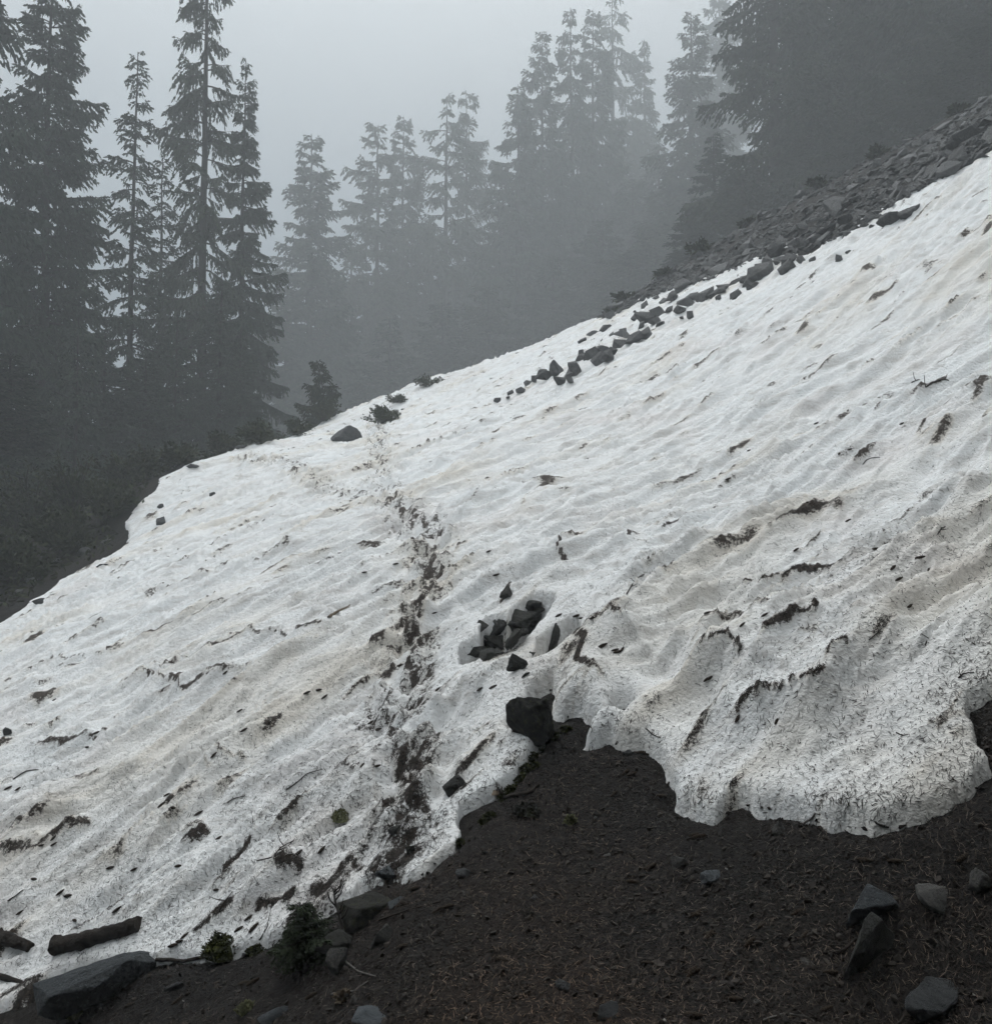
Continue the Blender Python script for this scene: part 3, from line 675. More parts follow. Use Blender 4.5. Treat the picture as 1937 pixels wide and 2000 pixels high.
# unseen trees inferred behind camera; side and outer ones added to shade the foreground
for k, (x, y, h, w, lab) in enumerate(((-3.2, -5.6, 24, 1.15, 'big hemlock behind the camera on the downhill side'), (3.4, -5.4, 25, 1.15, 'big fir behind the camera on the uphill side'), (0.3, -8.6, 26, 1.3, 'big fir straight behind the camera'),
    (-8.2, -1.5, 22, 1.1, 'big fir added for shade at the left of the camera, out of the picture'), (8.6, -1.0, 24, 1.15, 'big hemlock added for shade at the right of the camera, out of the picture'), (-6.5, -7.5, 24, 1.3, 'far left unseen fir added for shade behind the camera'), (6.8, -7.0, 24, 1.3, 'far right unseen hemlock added for shade behind the camera'))):
    tm, cm, H = KINDS[('hem_b', 'fir_a', 'fir_b', 'fir_b', 'hem_b', 'fir_a', 'hem_b')[k]]
    e = empty('fir_tree', (x, y, float(Fz(x, y)) - .3), lab, 'tree', None, (0, 0, k * 2.0), (w, w, h / H)); link('trunk', tm, None, e); link('crown', cm, None, e)

# ---------------------------------------------------------------- stones
def rock_mesh(name, seed, dims=(1, 1, 1), n=18, bevel=.035, box=.5, rough=.0):
    """an angular broken stone about 1 across before dims: the hull of points pushed towards a box, edges worn"""
    r = np.random.default_rng(seed)
    P = r.normal(size=(n, 3)); P /= np.linalg.norm(P, axis=1)[:, None]
    B = P / np.abs(P).max(1)[:, None]
    P = (P * (1 - box) + B * box) * r.uniform(.72, 1.0, (n, 1)) * .5
    P = P @ np.array(Matrix.Rotation(r.uniform(-.4, .4), 3, 'X') @ Matrix.Rotation(r.uniform(-.4, .4), 3, 'Y'))
    P = P * np.array(dims)
    bm = bmesh.new()
    for p in P: bm.verts.new(p)
    res = bmesh.ops.convex_hull(bm, input=bm.verts[:])
    bmesh.ops.delete(bm, geom=list({e for e in res['geom_interior'] + res['geom_unused'] if isinstance(e, bmesh.types.BMVert)}), context='VERTS')
    bmesh.ops.dissolve_limit(bm, angle_limit=math.radians(9), verts=bm.verts[:], edges=bm.edges[:])
    if bevel: bmesh.ops.bevel(bm, geom=bm.edges[:] + bm.verts[:], offset=bevel * min(dims), segments=1, affect='EDGES', profile=.6)
    if rough:
        bmesh.ops.triangulate(bm, faces=bm.faces[:])
        for _ in range(4):
            long_e = [e for e in bm.edges if e.calc_length() > .075 * max(dims)]
            if long_e: bmesh.ops.subdivide_edges(bm, edges=long_e, cuts=1)
            bmesh.ops.triangulate(bm, faces=[f for f in bm.faces if len(f.verts) > 3])
        bm.normal_update()
        co = np.array([v.co[:] for v in bm.verts]); no = np.array([v.normal[:] for v in bm.verts])
        dsp = rough * (fbm(co[:, 0] * 5 + co[:, 2] * 3, co[:, 1] * 5 - co[:, 2] * 4, seed % 50) + .5 * noise(co[:, 0] * 15 + co[:, 2] * 9, co[:, 1] * 15, seed % 31))
        for v, d, nn in zip(bm.verts, dsp, no): v.co += Vector(nn * d)
    me = bpy.data.meshes.new(name); bm.to_mesh(me); bm.free()
    me['low'] = float(min(v.co.z for v in me.vertices))
    return me
TALUS = [rock_mesh('stone', 100 + k, (1, random.uniform(.55, .95), random.uniform(.22, .5)), 10, .015, .5) for k in range(24)]
CHUNK = [rock_mesh('stone', 200 + k, (1, random.uniform(.65, 1.), random.uniform(.55, .95)), 11, .015, .5) for k in range(16)]
for me in TALUS + CHUNK: me.materials.append(M_TALUS)

def tilt_to(n, yaw, extra=(0, 0)):
    q = Vector((0, 0, 1)).rotation_difference(n)
    return (q.to_matrix() @ Matrix.Rotation(yaw, 3, 'Z') @ Matrix.Rotation(extra[0], 3, 'X') @ Matrix.Rotation(extra[1], 3, 'Y')).to_euler()
def stone(px, py, w, h, label, group=None, seed=0, m=None, yaw=None, sink=.3, dims=None, extra=(0, 0), name='stone', upright=.5, n=15, rough=.035, box=.5, deep=None):
    """px,py: middle of the stone's foot in the photo; w,h: its size there"""
    p = on_top(px, py); k = m_per_px(p)
    W, Hh = w * k, h * k
    D = deep * W if deep else W * random.uniform(.6, .9)
    me = rock_mesh(name, seed, (1, 1, 1), n, .02, box, rough)
    me.materials.append(m or M_ROCK)
    nrm = normal_at(p[0], p[1]).lerp(Vector((0, 0, 1)), upright)
    z = p[2] + Hh * (.5 - sink)
    o = link(name, me, None, None, (p[0], p[1] + D * .25, z), tilt_to(nrm, yaw if yaw is not None else random.uniform(-.5, .5), extra), (W * 1.22, D * 1.22, Hh * (1 + sink) * 1.22))
    return tag(o, label, 'rock', group)
def shared_stone(me, p, size, label, group, yaw, extra, sink=.25, stretch=(1, 1, 1)):
    o = link('stone', me, None, None, (p[0], p[1], p[2] + size * stretch[2] * (.22 - sink * .5)), tilt_to(normal_at(p[0], p[1]), yaw, extra), (size * stretch[0], size * stretch[1], size * stretch[2]))
    return tag(o, label, 'rock', group)

def hero(base, pts, label, m, seed, rough=.006, bev=.003):
    """a stone whose corners were measured one by one: (px, py, metres behind its foot)"""
    y0 = on_top(*base)[1]; P = np.array([ray(a, b) * (y0 + c) for a, b, c in pts]); c0 = np.array([P[:, 0].mean(), P[:, 1].mean(), P[:, 2].min()])
    bm = bmesh.new()
    for q in P - c0: bm.verts.new(q)
    res = bmesh.ops.convex_hull(bm, input=bm.verts[:])
    bmesh.ops.delete(bm, geom=list({e for e in res['geom_interior'] + res['geom_unused'] if isinstance(e, bmesh.types.BMVert)}), context='VERTS')
    bmesh.ops.dissolve_limit(bm, angle_limit=math.radians(6), verts=bm.verts[:], edges=bm.edges[:])
    bmesh.ops.bevel(bm, geom=bm.edges[:] + bm.verts[:], offset=bev, segments=1, affect='EDGES', profile=.6, clamp_overlap=True)
    bmesh.ops.triangulate(bm, faces=bm.faces[:])
    for _ in range(4):
        le = [e for e in bm.edges if e.calc_length() > .018]
        if le: bmesh.ops.subdivide_edges(bm, edges=le, cuts=1)
        bmesh.ops.triangulate(bm, faces=[f for f in bm.faces if len(f.verts) > 3])
    bm.normal_update()
    for v in bm.verts:
        c = v.co; d = fbm(np.array([c.x * 11 + c.z * 7]), np.array([c.y * 11 - c.z * 9]), seed)[0] + .5 * noise(np.array([c.x * 45 + c.z * 20]), np.array([c.y * 45 - c.z * 30]), seed)[0]
        v.co += v.normal * float(d) * rough
    me = bpy.data.meshes.new('stone'); bm.to_mesh(me); bm.free()
    return tag(link('stone', me, m, None, tuple(c0)), label, 'rock')
hero((1716, 1815), [(1693,1724,.10),(1745,1750,.08),(1664,1778,.0),(1640,1840,.04),(1700,1836,.12),(1782,1788,.10),(1762,1795,.18),(1690,1805,.22),(1745,1765,.01)], 'dark wedge with a smooth blue-grey top face, behind the leaning shard', M_BLUE, 1, .004)
hero((1690, 1905), [(1700,1780,.06),(1722,1797,.04),(1752,1830,.10),(1738,1855,.06),(1645,1912,-.02),(1657,1924,.01),(1668,1862,-.03),(1688,1797,.03),(1705,1885,.12)], 'tall leaning grey shard in front of the dark wedge', M_OLIVE, 2, .006)
hero((1832, 1785), [(1788,1728,.05),(1870,1726,.08),(1882,1760,.05),(1852,1788,.0),(1815,1772,-.02),(1791,1745,.0),(1830,1726,.12),(1850,1792,.12),(1800,1780,.1)], 'pale lichen-spotted boulder right of the wedge, near the right edge', M_PALE, 3, .010)
hero((1822, 1990), [(1763,1968,-.02),(1770,1945,.03),(1808,1906,.08),(1874,1914,.10),(1870,1950,.02),(1842,1978,-.03),(1800,1996,-.02),(1862,1996,.08),(1780,2000,.06)], 'grey boulder in the bottom right corner', M_ROCK, 4, .010)
hero((1389, 1726), [(1367,1704,.0),(1378,1699,.03),(1410,1698,.05),(1413,1711,.02),(1368,1728,-.02),(1392,1723,-.02),(1395,1730,.04)], 'flat blue-grey stone alone in the middle of the soil', M_BLUE, 5, .003)
hero((725, 1998), [(684,1996,-.03),(698,1965,.06),(746,1962,.09),(764,1990,.0),(728,2006,-.05),(715,1972,.0),(740,2010,.06)], 'flat blue-grey stone at the bottom edge, left of centre', M_BLUE, 6, .004)
hero((185, 1962), [(64,1922,.02),(72,1985,-.10),(112,1996,-.10),(168,1893,.10),(245,1860,.20),(300,1856,.26),(306,1880,.16),(303,1908,.14),(190,1962,-.04),(192,1927,-.08),(98,1947,-.14),(250,1875,.02)], 'long dark slab rock lying along the snow edge, bottom left', M_BLUE, 7, .007, .004)
# foreground stones
stone(1918, 1740, 52, 38, 'small pale stone at the right frame edge', seed=304, m=M_PALE, sink=.25)
stone(1521, 1628, 30, 27, 'small rounded grey stone just below the snow lip', seed=308, m=M_PALE, sink=.35)
stone(763, 1715, 52, 26, 'grey stone at the foot of the trail where snow meets soil', seed=310, m=M_BLUE, sink=.3, n=10)
stone(770, 1768, 38, 12, 'thin pale slab sticking out above the dark mossy rock', seed=311, m=M_BLUE, sink=.3, n=9)
stone(907, 1712, 36, 15, 'thin grey slab lying on the soil right of the trail foot', seed=312, m=M_ROCK, sink=.35, n=9)
stone(1098, 1930, 36, 20, 'small flat grey stone near the bottom centre', seed=313, m=M_ROCK, sink=.45, n=9)
stone(1190, 1985, 54, 22, 'rounded half-buried stone at the bottom centre', seed=314, m=M_ROCK, sink=.5)
stone(715, 1800, 98, 50, 'dark mossy rock with an overhanging edge beside the pale twig', seed=315, m=M_MOSSROCK, sink=.2, yaw=.3)
stone(738, 1845, 62, 34, 'arched grey rock below the dark mossy rock', seed=316, m=M_OLIVE, sink=.25)
stone(648, 1872, 72, 44, 'weathered grey rock right of the green seedling', seed=317, m=M_OLIVE, sink=.25)
stone(657, 1902, 48, 48, 'pointed grey rock in front of the weathered rock', seed=318, m=M_PALE, sink=.2, n=10)
stone(547, 1868, 28, 16, 'small grey stone right of the mossy mound', seed=320, m=M_ROCK, sink=.3)
stone(345, 1938, 58, 20, 'flat dim stone in the soil right of the long slab', seed=321, m=M_ROCK, sink=.5, n=9)
stone(530, 1998, 68, 22, 'flat stone cut by the bottom edge, left', seed=322, m=M_BLUE, sink=.4, n=9)
stone(885, 1548, 48, 32, 'rounded rock poking through dirty snow beside the trail', seed=323, m=M_OLIVE, sink=.35)
stone(773, 1628, 30, 14, 'small flat stone on the snow left of the trail', seed=324, m=M_OLIVE, sink=.35)
stone(802, 1664, 20, 16, 'dark pebble on the trail just above the soil', seed=325, m=M_MOSSROCK, sink=.3)
for k, (px, py, w) in enumerate([(910,1747,14),(1043,1758,15),(1186,1673,13),(1222,1476,22),(1113,1606,20),(1065,1462,16),(1580,1885,26),(1160,1600,12),(690,1962,22),(480,1870,18),(1330,1690,40),(1000,1830,12),(1480,1960,14)]):
    stone(px, py, w, w * .6, 'small pebble half sunk in the dark soil', 'pebbles in the soil', seed=340 + k, m=(M_PALE, M_ROCK)[k % 2], sink=.35, n=12)
# stones in the thawed hole and by the cave
for px, py, w, h, lab, sd in ((1049,1192,58,26,'flat olive slab on top of the stones in the thawed hole',401),(1027,1216,50,26,'grey block under the flat slab in the thawed hole',402),
  (967,1246,38,36,'upright block at the middle left of the thawed hole',403),(1003,1246,34,28,'dark block wedged in the centre of the thawed hole',404),(978,1270,46,36,'lowest large dark block in the thawed hole',405),
  (924,1287,32,22,'small dark stone at the left tip of the thawed hole',406),(1027,1240,30,28,'narrow stone against the right wall of the thawed hole',407),(1052,1214,30,22,'broken stone right below the flat slab',408),
  (946,1268,40,26,'dark stone filling the left half of the thawed hole',415),(1000,1222,44,30,'broad block at the back of the thawed hole',416),(1036,1192,34,22,'grey stone under the left end of the flat slab',417),(958,1284,34,20,'low stone at the front rim of the thawed hole',418),
  (984,1248,40,34,'dark block in the shadowed middle of the thawed hole',421),(1014,1262,34,30,'dark stone at the right front of the thawed hole',422),(1040,1226,30,26,'small block against the right side of the thawed hole',423),
  (1009,1310,22,32,'pointed small stone standing in snow below the thawed hole',411),(994,1168,20,26,'brownish stone tip above the thawed hole',412),(938,1228,16,15,'brown pebble at the upper left rim of the thawed hole',413)):
    stone(px, py, w * 1.75, h * 1.15, lab, seed=sd, m=M_OLIVE, sink=.25, n=9, rough=.03, deep=.8, upright=.2, box=.6)
stone(1084, 1262, 66, 44, 'long olive rock bedded in snow right of the thawed hole', seed=409, m=M_OLIVE, yaw=.9, sink=.25, extra=(0, -.35), deep=.4, n=14)
stone(1062, 1428, 46, 40, 'smaller dark mossy rock at the right foot of the boulder under the snow', seed=418, m=M_MOSSROCK, sink=.2, n=12)
stone(1036, 1438, 92, 84, 'dark mossy boulder under the snow at the head of the soil', seed=410, m=M_MOSSROCK, sink=.2, n=16, extra=(0, -.3))
for k, (px, py, w) in enumerate([(1038,1278,16),(1022,1308,18),(1028,1322,20)]):
    stone(px, py, w, 8, 'thin stone edge showing through snow above the cave', 'stone edges above the cave', seed=420 + k, m=M_OLIVE, sink=.4, extra=(0, -.5), n=9)
# stones on the far snow
stone(670, 862, 62, 34, 'dark rounded boulder alone on the far snow near the crest', seed=431, m=M_ROCK, sink=.25, n=20)
for px, py, w, h, lab, sd in ((315,1024,20,20,'small square stone near the left snow edge',432),(312,992,16,10,'small stone just above the square one near the left snow edge',433),(415,968,14,8,'tiny stone on the far left snow',434),
  (197,1106,22,7,'thin stone at the left snow margin',435),(76,1178,28,12,'flat stone where snow ends at the far left',436),(376,913,28,10,'low stone breaking the upper left snow edge',437),(12,1434,20,15,'dark stone on the snow at the left frame edge',438)):
    stone(px, py, w, h, lab, seed=sd, m=M_ROCK, sink=.3, n=12)
# the line of stones across the upper snow
R2 = [(225,1215,45,25),(305,1165,40,15),(290,1195,30,12),(370,1160,60,40),(410,1115,50,40),(455,1090,40,50),(520,1085,90,60),(505,1050,55,50),(690,1000,50,60),(650,1070,110,90),(610,1110,70,60),(700,1050,90,80),(665,1095,60,40),(745,925,50,55),(735,965,70,40),(805,950,90,75),(875,925,70,60),(850,975,90,50),(900,965,90,60),(930,935,80,60),(965,885,90,70),(1005,800,60,40),(1000,835,90,60),(1070,845,100,60),(1130,815,80,50),(1100,765,100,60),(1150,725,120,80),(1210,695,100,70),(1190,745,90,50),(1235,740,70,35),(1280,665,60,30),(1130,640,55,45),(1075,665,20,15),(1080,705,60,30),(1300,595,90,50),(1250,605,60,30),(1350,665,80,60),(1420,700,50,60),(1390,635,100,60),(1430,585,70,50),(1500,585,110,80),(1560,565,110,70),(1620,530,70,50),(1590,580,40,25),(1360,705,35,20),(1715,560,60,50),(1770,505,70,50),(1690,485,60,25),(1760,475,90,40),(1850,450,150,90),(1885,385,90,60),(1370,515,110,60),(1330,545,60,30),(890,775,70,35),(810,805,60,25),(750,845,50,25),(930,805,30,15),(865,838,20,10),(950,655,110,50),(920,695,70,40),(1200,585,50,25)]
chain = [(900 + a / 3.163, 400 + b / 3.163, c / 3.163, d / 3.163) for a, b, c, d in R2]
R3 = [(330,1155,160,90),(400,1070,140,90),(490,1105,110,70),(430,1100,90,30),(480,1165,110,60),(580,1115,60,60),(210,1235,90,50),(230,1285,80,60),(130,1345,90,45),(560,1015,100,80),(30,1310,60,50)]
chain += [(1400 + a / 3.534, 200 + b / 3.534, c / 3.534, d / 3.534) for a, b, c, d in R3]
for k, (px, py, w, h) in enumerate(chain):
    p = on_top(px, py); s = w * m_per_px(p)
    shared_stone(CHUNK[k % 16], p, s * 1.45, 'dark angular stone in the line of stones running up across the snow', 'stones in a line across the upper snow', random.uniform(-.6, .6), (random.uniform(-.3, .3), random.uniform(-.3, .3)), .12, (1, .85, max(.55, min(1.3, 1.35 * h / w))))
stone(900 + 610 / 3.163, 400 + 1042 / 3.163, 36, 32, 'largest dark block at the head of the line of stones on the snow', seed=441, m=M_TALUS, sink=.2)
for px, py, w, h, lab, sd in ((1740,436,42,30,'big slanting slab half under snow, upper right',442),(1778,418,46,24,'snow-capped slab end right of the big slanting slab',443),(1639,510,17,17,'lone dark block on the open snow, upper right',444),(1656,494,14,7,'thin stone just right of the lone dark block',445),
   (1686,443,19,14,'pointed stone left of the big slanting slab',446),(1704,443,17,8,'low curved stone between the pointed stone and the big slab',447),(1718,424,17,8,'small stone above the low curved stone',448),(1587,509,14,10,'small dark stone at the end of the line of stones',449)):
    stone(px, py, w, h, lab, seed=sd, m=M_TALUS, sink=.3, extra=(0, -.3), n=14)

# talus slope
def tal_up(px): return np.interp(px, [1185, 1240, 1330, 1400, 1560, 1700, 1830, 1937, 2080], [606, 566, 512, 468, 380, 308, 250, 185, 100])
def tal_lo(px): return np.interp(px, [1185, 1300, 1398, 1480, 1564, 1649, 1757, 1833, 1937, 2080], [618, 566, 540, 503, 492, 460, 390, 352, 294, 215])
tal = []
while len(tal) < 160:
    px = random.uniform(1190, 2070); a, b = tal_up(px), tal_lo(px)
    if random.random() > (b - a) / 95: continue
    py = random.uniform(a + 2, b + 1)
    tal.append((px, py))
tal.sort(key=lambda q: q[1])
for k, (px, py) in enumerate(tal):
    p = on_top(px, py); s = random.choice((.28, .34, .40, .48, .62)) * (1 if px > 1400 else .75)
    shared_stone(TALUS[k % 24] if k % 4 else CHUNK[k % 16], p, s, 'broken grey stone lying in the talus slope at the upper right', 'stones of the talus slope', random.uniform(0, 6.28), (random.uniform(-.4, .4), random.uniform(-.4, .4)), .1, (1, 1, random.uniform(.7, 1.2)))
def joined(meshes, items):
    src = []
    for me in meshes:
        V = np.array([v.co[:] for v in me.vertices]); bm = bmesh.new(); bm.from_mesh(me); bmesh.ops.triangulate(bm, faces=bm.faces[:])
        src.append((V, np.array([[v.index for v in f.verts] for f in bm.faces]))); bm.free()
    out = []
    for k, (p, s, rot) in enumerate(items):
        V, Fq = src[k % len(src)]
        out.append((V @ np.array(rot.to_matrix()).T * s + p, Fq))
    return merge(out)
SMALL = [rock_mesh('rubble', 600 + k, (1, .8, .5), 8, 0, .5) for k in range(8)]
items = []
for k in range(3600):
    px = random.uniform(1180, 2080); a, b = tal_up(px), tal_lo(px)
    p = on_top(px, random.uniform(a - 2, b + 2)); items.append((p, random.choice((.08, .12, .16, .22, .28, .34)), tilt_to(normal_at(p[0], p[1]), random.uniform(0, 6.28), (random.uniform(-.5, .5), random.uniform(-.5, .5)))))
tag(link('talus_rubble', np_mesh('talus_rubble', *joined(SMALL, items)), M_TALUS), 'small grey rubble between the talus stones', 'rubble', None, 'stuff')
for k, (px, py, w, h) in enumerate([(330,880,26,14),(350,893,20,10),(300,898,24,14),(420,868,20,9),(470,862,24,10),(160,1085,30,16),(110,1100,22,12),(60,1140,24,14),(205,1060,22,14),(30,1165,26,14),(395,880,16,8)]):
    stone(px, py, w, h, 'dim stone on the dark bank beyond the left snow edge', 'stones on the left bank', seed=460 + k, m=M_TALUS, sink=.3, n=12)

# ---------------------------------------------------------------- shrubs and undergrowth
def shrub_arrays(seed, n, rad, hgt, blade, mats=0):
    r = np.random.default_rng(seed)
    nst = max(6, n // 60); parts = []; PV, DV = [], []
    for i in range(nst):
        az = r.uniform(0, 6.28); q = r.uniform(.25, 1) ; tip = np.array([math.cos(az) * rad * q, math.sin(az) * rad * q, hgt * r.uniform(.5, 1.) * (1.1 - .5 * q)])
        s = np.linspace(0, 1, 6); pts = np.outer(s, tip) + np.stack([np.zeros(6), np.zeros(6), hgt * .25 * s * (1 - s)], -1) + np.cumsum(r.normal(0, .02 * rad, (6, 3)), 0)
        parts.append(tube(pts, np.linspace(.012, .004, 6) * rad / .5, 4))
        m = n // nst; t = r.uniform(.2, 1, m)
        bp = np.stack([np.interp(t, s, pts[:, k]) for k in range(3)], -1) + r.normal(0, .10 * rad, (m, 3))
        PV.append(bp); DV.append(np.outer(np.ones(m), tip / np.linalg.norm(tip)) + r.normal(0, .7, (m, 3)) + np.array([0, 0, .2]))
    P, D = np.concatenate(PV), np.concatenate(DV)
    V, Fq = blades(P, D, blade * r.uniform(.7, 1.4, len(P)), blade * r.uniform(.3, .55, len(P)), r, .15)
    t = np.repeat(r.uniform(.6, 1.35, len(P)), 4); tone = np.stack([t, t, t, np.ones_like(t)], -1)
    return merge(parts), (V, Fq), tone
def shrub(px, py, w, h, label, seed, group=None, n=900, blade=.09, foliage=None, name='shrub', cat='shrub'):
    p = on_top(px, py); k = m_per_px(p)
    a, b, tone = shrub_arrays(seed, n, w * k * .5, h * k, blade)
    e = empty(name, p, label, cat, group)
    link('stems', np_mesh('stems', *a, None, True), M_TWIG, e)
    link('leaves', np_mesh('leaves', *b, ('tone', tone)), foliage or M_SHRUB, e)
    return e
shrub(748, 826, 74, 32, 'dark low juniper-like shrub rising through the snow at the crest', 701, n=1600)
shrub(778, 786, 48, 16, 'smaller hazy shrub on the crest behind the dark shrub', 702, n=700)
shrub(838, 752, 62, 18, 'thin hazy shrub at the crest right of the trail head', 703, n=600)
shrub(632, 822, 90, 44, 'low dark bush below the leaning sapling at the crest', 704, n=1500)
shrub(580, 850, 62, 34, 'dim bush at the corner where the snow edge meets the trees', 705, n=1000)
for i_, px_ in enumerate([1222, 1300, 1370, 1462, 1598, 1712, 1870]):
    shrub(px_, float(tal_up(px_)) + (4, -6, 0, -9, 6)[i_ % 5], (60, 44, 90, 36, 74)[i_ % 5], (14, 9, 12, 10, 15, 10)[i_ % 6], 'dark low bush at the foot of the wood along the talus top', 760 + i_, 'bushes along the talus top', n=420, blade=.16)
shrub(1195, 612, 34, 16, 'dead brown tuft at the lower end of the talus', 706, n=300)
k_ = 0
for px, py, w, h in ((20,1150,150,110),(120,1090,140,100),(200,1030,130,100),(40,1060,170,130),(240,960,110,90),(140,980,160,120),(290,905,90,60),(350,885,80,45),(60,960,170,140),(430,868,80,40),(500,855,80,40),(-90,1190,170,120),(-60,1080,180,130),(230,1010,60,40),(150,1085,70,40)):
    k_ += 1
    shrub(px, py - 8, w, h, 'dark leafy bush in the undergrowth beyond the left snow edge', 720 + k_, 'bushes in the left undergrowth', n=1500, blade=.12)
# ground cover on the bank under the left trees
r = np.random.default_rng(33)
gxs = r.uniform(-22, -4, 90000); gys = r.uniform(10, 33, 90000)
dd = poly_sdf(gxs, gys, SNOW_POLY)
pt = fbm(gxs * .8, gys * .8, 95)
ok = (dd < -.25) & (pt > -.25) & (gys > 11 - gxs * .0)
gxs, gys = gxs[ok][:30000], gys[ok][:30000]
P = np.stack([gxs, gys, ground_z(gxs, gys) + r.uniform(-.02, .22, len(gxs)) * (1 + fbm(gxs, gys, 96))], -1)
V, Fq = blades(P, r.normal(0, .8, (len(P), 3)) + np.array([0, 0, .7]), r.uniform(.08, .18, len(P)), r.uniform(.03, .07, len(P)), r, .3)
t = np.repeat(r.uniform(.5, 1.2, len(P)), 4)
tag(link('ground_cover', np_mesh('ground_cover', V, Fq, ('tone', np.stack([t, t, t, np.ones_like(t)], -1))), M_SHRUB), 'dark low ground cover on the bank under the left trees', 'undergrowth', None, 'stuff')

# ---------------------------------------------------------------- fallen wood, twigs and seedlings
def wood(name, pix, wpx, m, label, cat, lift=.3, taper=.85, seg=9, group=None, wob=.12, branches=()):
    """a fallen stick or log through points of the photo, lying on the surface"""
    r = np.random.default_rng(abs(hash(label)) % 1000 if False else sum(map(ord, label)) + int(pix[0][0]))
    q = np.array([on_top(*c) for c in pix]); k = m_per_px(q[0]); rad = wpx * k * .5
    n = 26 if wpx > 14 else max(6, 3 * len(q)); s = np.linspace(0, len(q) - 1, n)
    pts = np.stack([np.interp(s, np.arange(len(q)), q[:, j]) for j in range(3)], -1)
    pts[:, 2] = np.maximum(pts[:, 2], 0 * pts[:, 2] + pts[:, 2]) + rad * lift
    pts += r.normal(0, rad * wob, pts.shape)
    rr = rad * np.linspace(1, taper, n) * (1 + r.normal(0, wob * .5, n)); c0 = pts[0].copy()
    if wpx > 14: seg = 16; pts = np.stack([np.convolve(np.pad(pts[:, j], 3, 'edge'), np.ones(7) / 7, 'valid') for j in range(3)], -1)
    V, Fq = tube(pts - c0, rr, seg)
    if wpx > 14:
        ctr = np.repeat(pts - c0, seg, 0); ti = np.repeat(np.arange(n), seg); aj = np.tile(np.arange(seg), n)
        V = ctr + (V - ctr) * (1 + .28 * noise(aj * .9, ti * .25, 5) + .22 * noise(aj * 2.1, ti * .9, 6))[:, None]
    parts = [(V, Fq)]
    # closed ends
    e0 = np.vstack([V[:seg], (pts[0] - c0)[None]]); e1 = np.vstack([V[-seg:], (pts[-1] - c0)[None]])
    fan = np.array([(i, (i + 1) % seg, seg, seg) for i in range(seg)])
    for f, dx, dz, l in branches:
        b0 = pts[int(f * (n - 1))] - c0
        bp = np.array([b0, b0 + np.array([dx, .02, dz * .6]) * l * .5, b0 + np.array([dx * .9, .0, dz]) * l])
        parts.append(tube(bp, np.linspace(rad * .7, rad * .3, 3), 5))
    V, Fq = merge(parts)
    me = np_mesh(name, V, Fq, None, True); o = link(name, me, m, None, tuple(c0))
    if wpx > 14:
        for E_ in (e0, e1):
            link('cut_end', np_mesh('cut_end', E_, np.array([(a, b, c) for a, b, c, _ in fan])), M_CHIP if False else M_BARK, o)
    return tag(o, label, cat, group)
wood('log', [(104,1856),(190,1838),(278,1812)], 34, M_BARK, 'short barky log lying on the snow above the long slab rock', 'log', .35, .8, 12)
wood('stump_root', [(-60,1822),(0,1838),(66,1858)], 36, M_BARK, 'dark broken root end entering at the left frame edge', 'root', .3, .45, 10)
wood('root', [(-60,1895),(10,1915),(70,1930)], 11, M_BARK, 'thin dark root below the broken root at the left frame edge', 'root', .6, .9)
wood('branch', [(306,1878),(360,1880),(408,1872)], 7, M_BARK, 'straight dark stick along the snow edge right of the long slab', 'branch', .8, .8)
wood('root', [(985,1562),(1010,1556),(1035,1552),(1052,1536)], 9, M_BARK, 'dark curved root in the moss below the cave', 'root', .7, .6)
wood('branch', [(1000,1432),(1040,1428),(1075,1412)], 3, M_TWIG, 'thin pale root crossing the mouth of the cave', 'root', 2., .8)
wood('twig', [(1807,758),(1820,748),(1842,742),(1853,744)], 3.2, M_TWIG, 'dark forked twig with a clump on the open snow, upper right', 'twig', 1, .7, 5, branches=((.0, -.1, .9, .12), (.8, .3, .5, .1)))
wood('twig', [(1780,748),(1788,744),(1796,742)], 2.4, M_TWIG, 'small forked twig left of the dark twig, upper right', 'twig', 1, .6, 5, branches=((.5, -.3, .9, .09),))
wood('twig', [(1685,908),(1692,899),(1704,895),(1718,894)], 2, M_TWIG, 'thin looped twig on the clean snow at the right', 'twig', 1.2, .7, 5)
wood('twig', [(1831,1046),(1838,1034),(1846,1030)], 2.6, M_TWIG, 'small bent twig near the right frame edge', 'twig', 1.5, .6, 5, branches=((.4, .8, .1, .06), (.7, -.6, .5, .05)))
wood('twig', [(1224,1163),(1234,1145),(1250,1128),(1258,1124)], 3, M_TWIG, 'curled branching twig on the snow above the cave', 'twig', 2, .6, 5, branches=((.3, .5, .2, .08), (.5, -.4, .3, .07), (.7, .5, .1, .07)))
wood('twig', [(1696,1252),(1710,1240),(1722,1228)], 2, M_TWIG, 'fine straight twig on the needle-strewn snow, right of centre', 'twig', 1.4, .6, 5)
wood('twig', [(1806,1262),(1813,1248),(1800,1240)], 2.4, M_TWIG, 'hooked twig on the needle-strewn snow, right', 'twig', 1.4, .6, 5)
wood('twig', [(1872,1326),(1880,1318),(1902,1315)], 3.4, M_TWIG, 'short forked twig at the right edge above the dark gap', 'twig', 1.2, .6, 5, branches=((.3, -.2, .9, .04),))
wood('twig', [(1262,1425),(1275,1437),(1290,1443)], 2.6, M_TWIG, 'thin twig on the shaded snow face right of the cave', 'twig', 1.2, .6, 5)
wood('twig', [(1750,1432),(1762,1438),(1785,1434)], 2.4, M_TWIG, 'bent twig near the front of the snow lip', 'twig', 1.2, .6, 5)
wood('twig', [(502,1684),(530,1678),(550,1656),(574,1644)], 3.2, M_TWIG, 'forked twig lying on the dirty snow, lower left', 'twig', 1.3, .5, 5, branches=((.6, .8, .5, .12), (.75, -.4, .7, .1)))
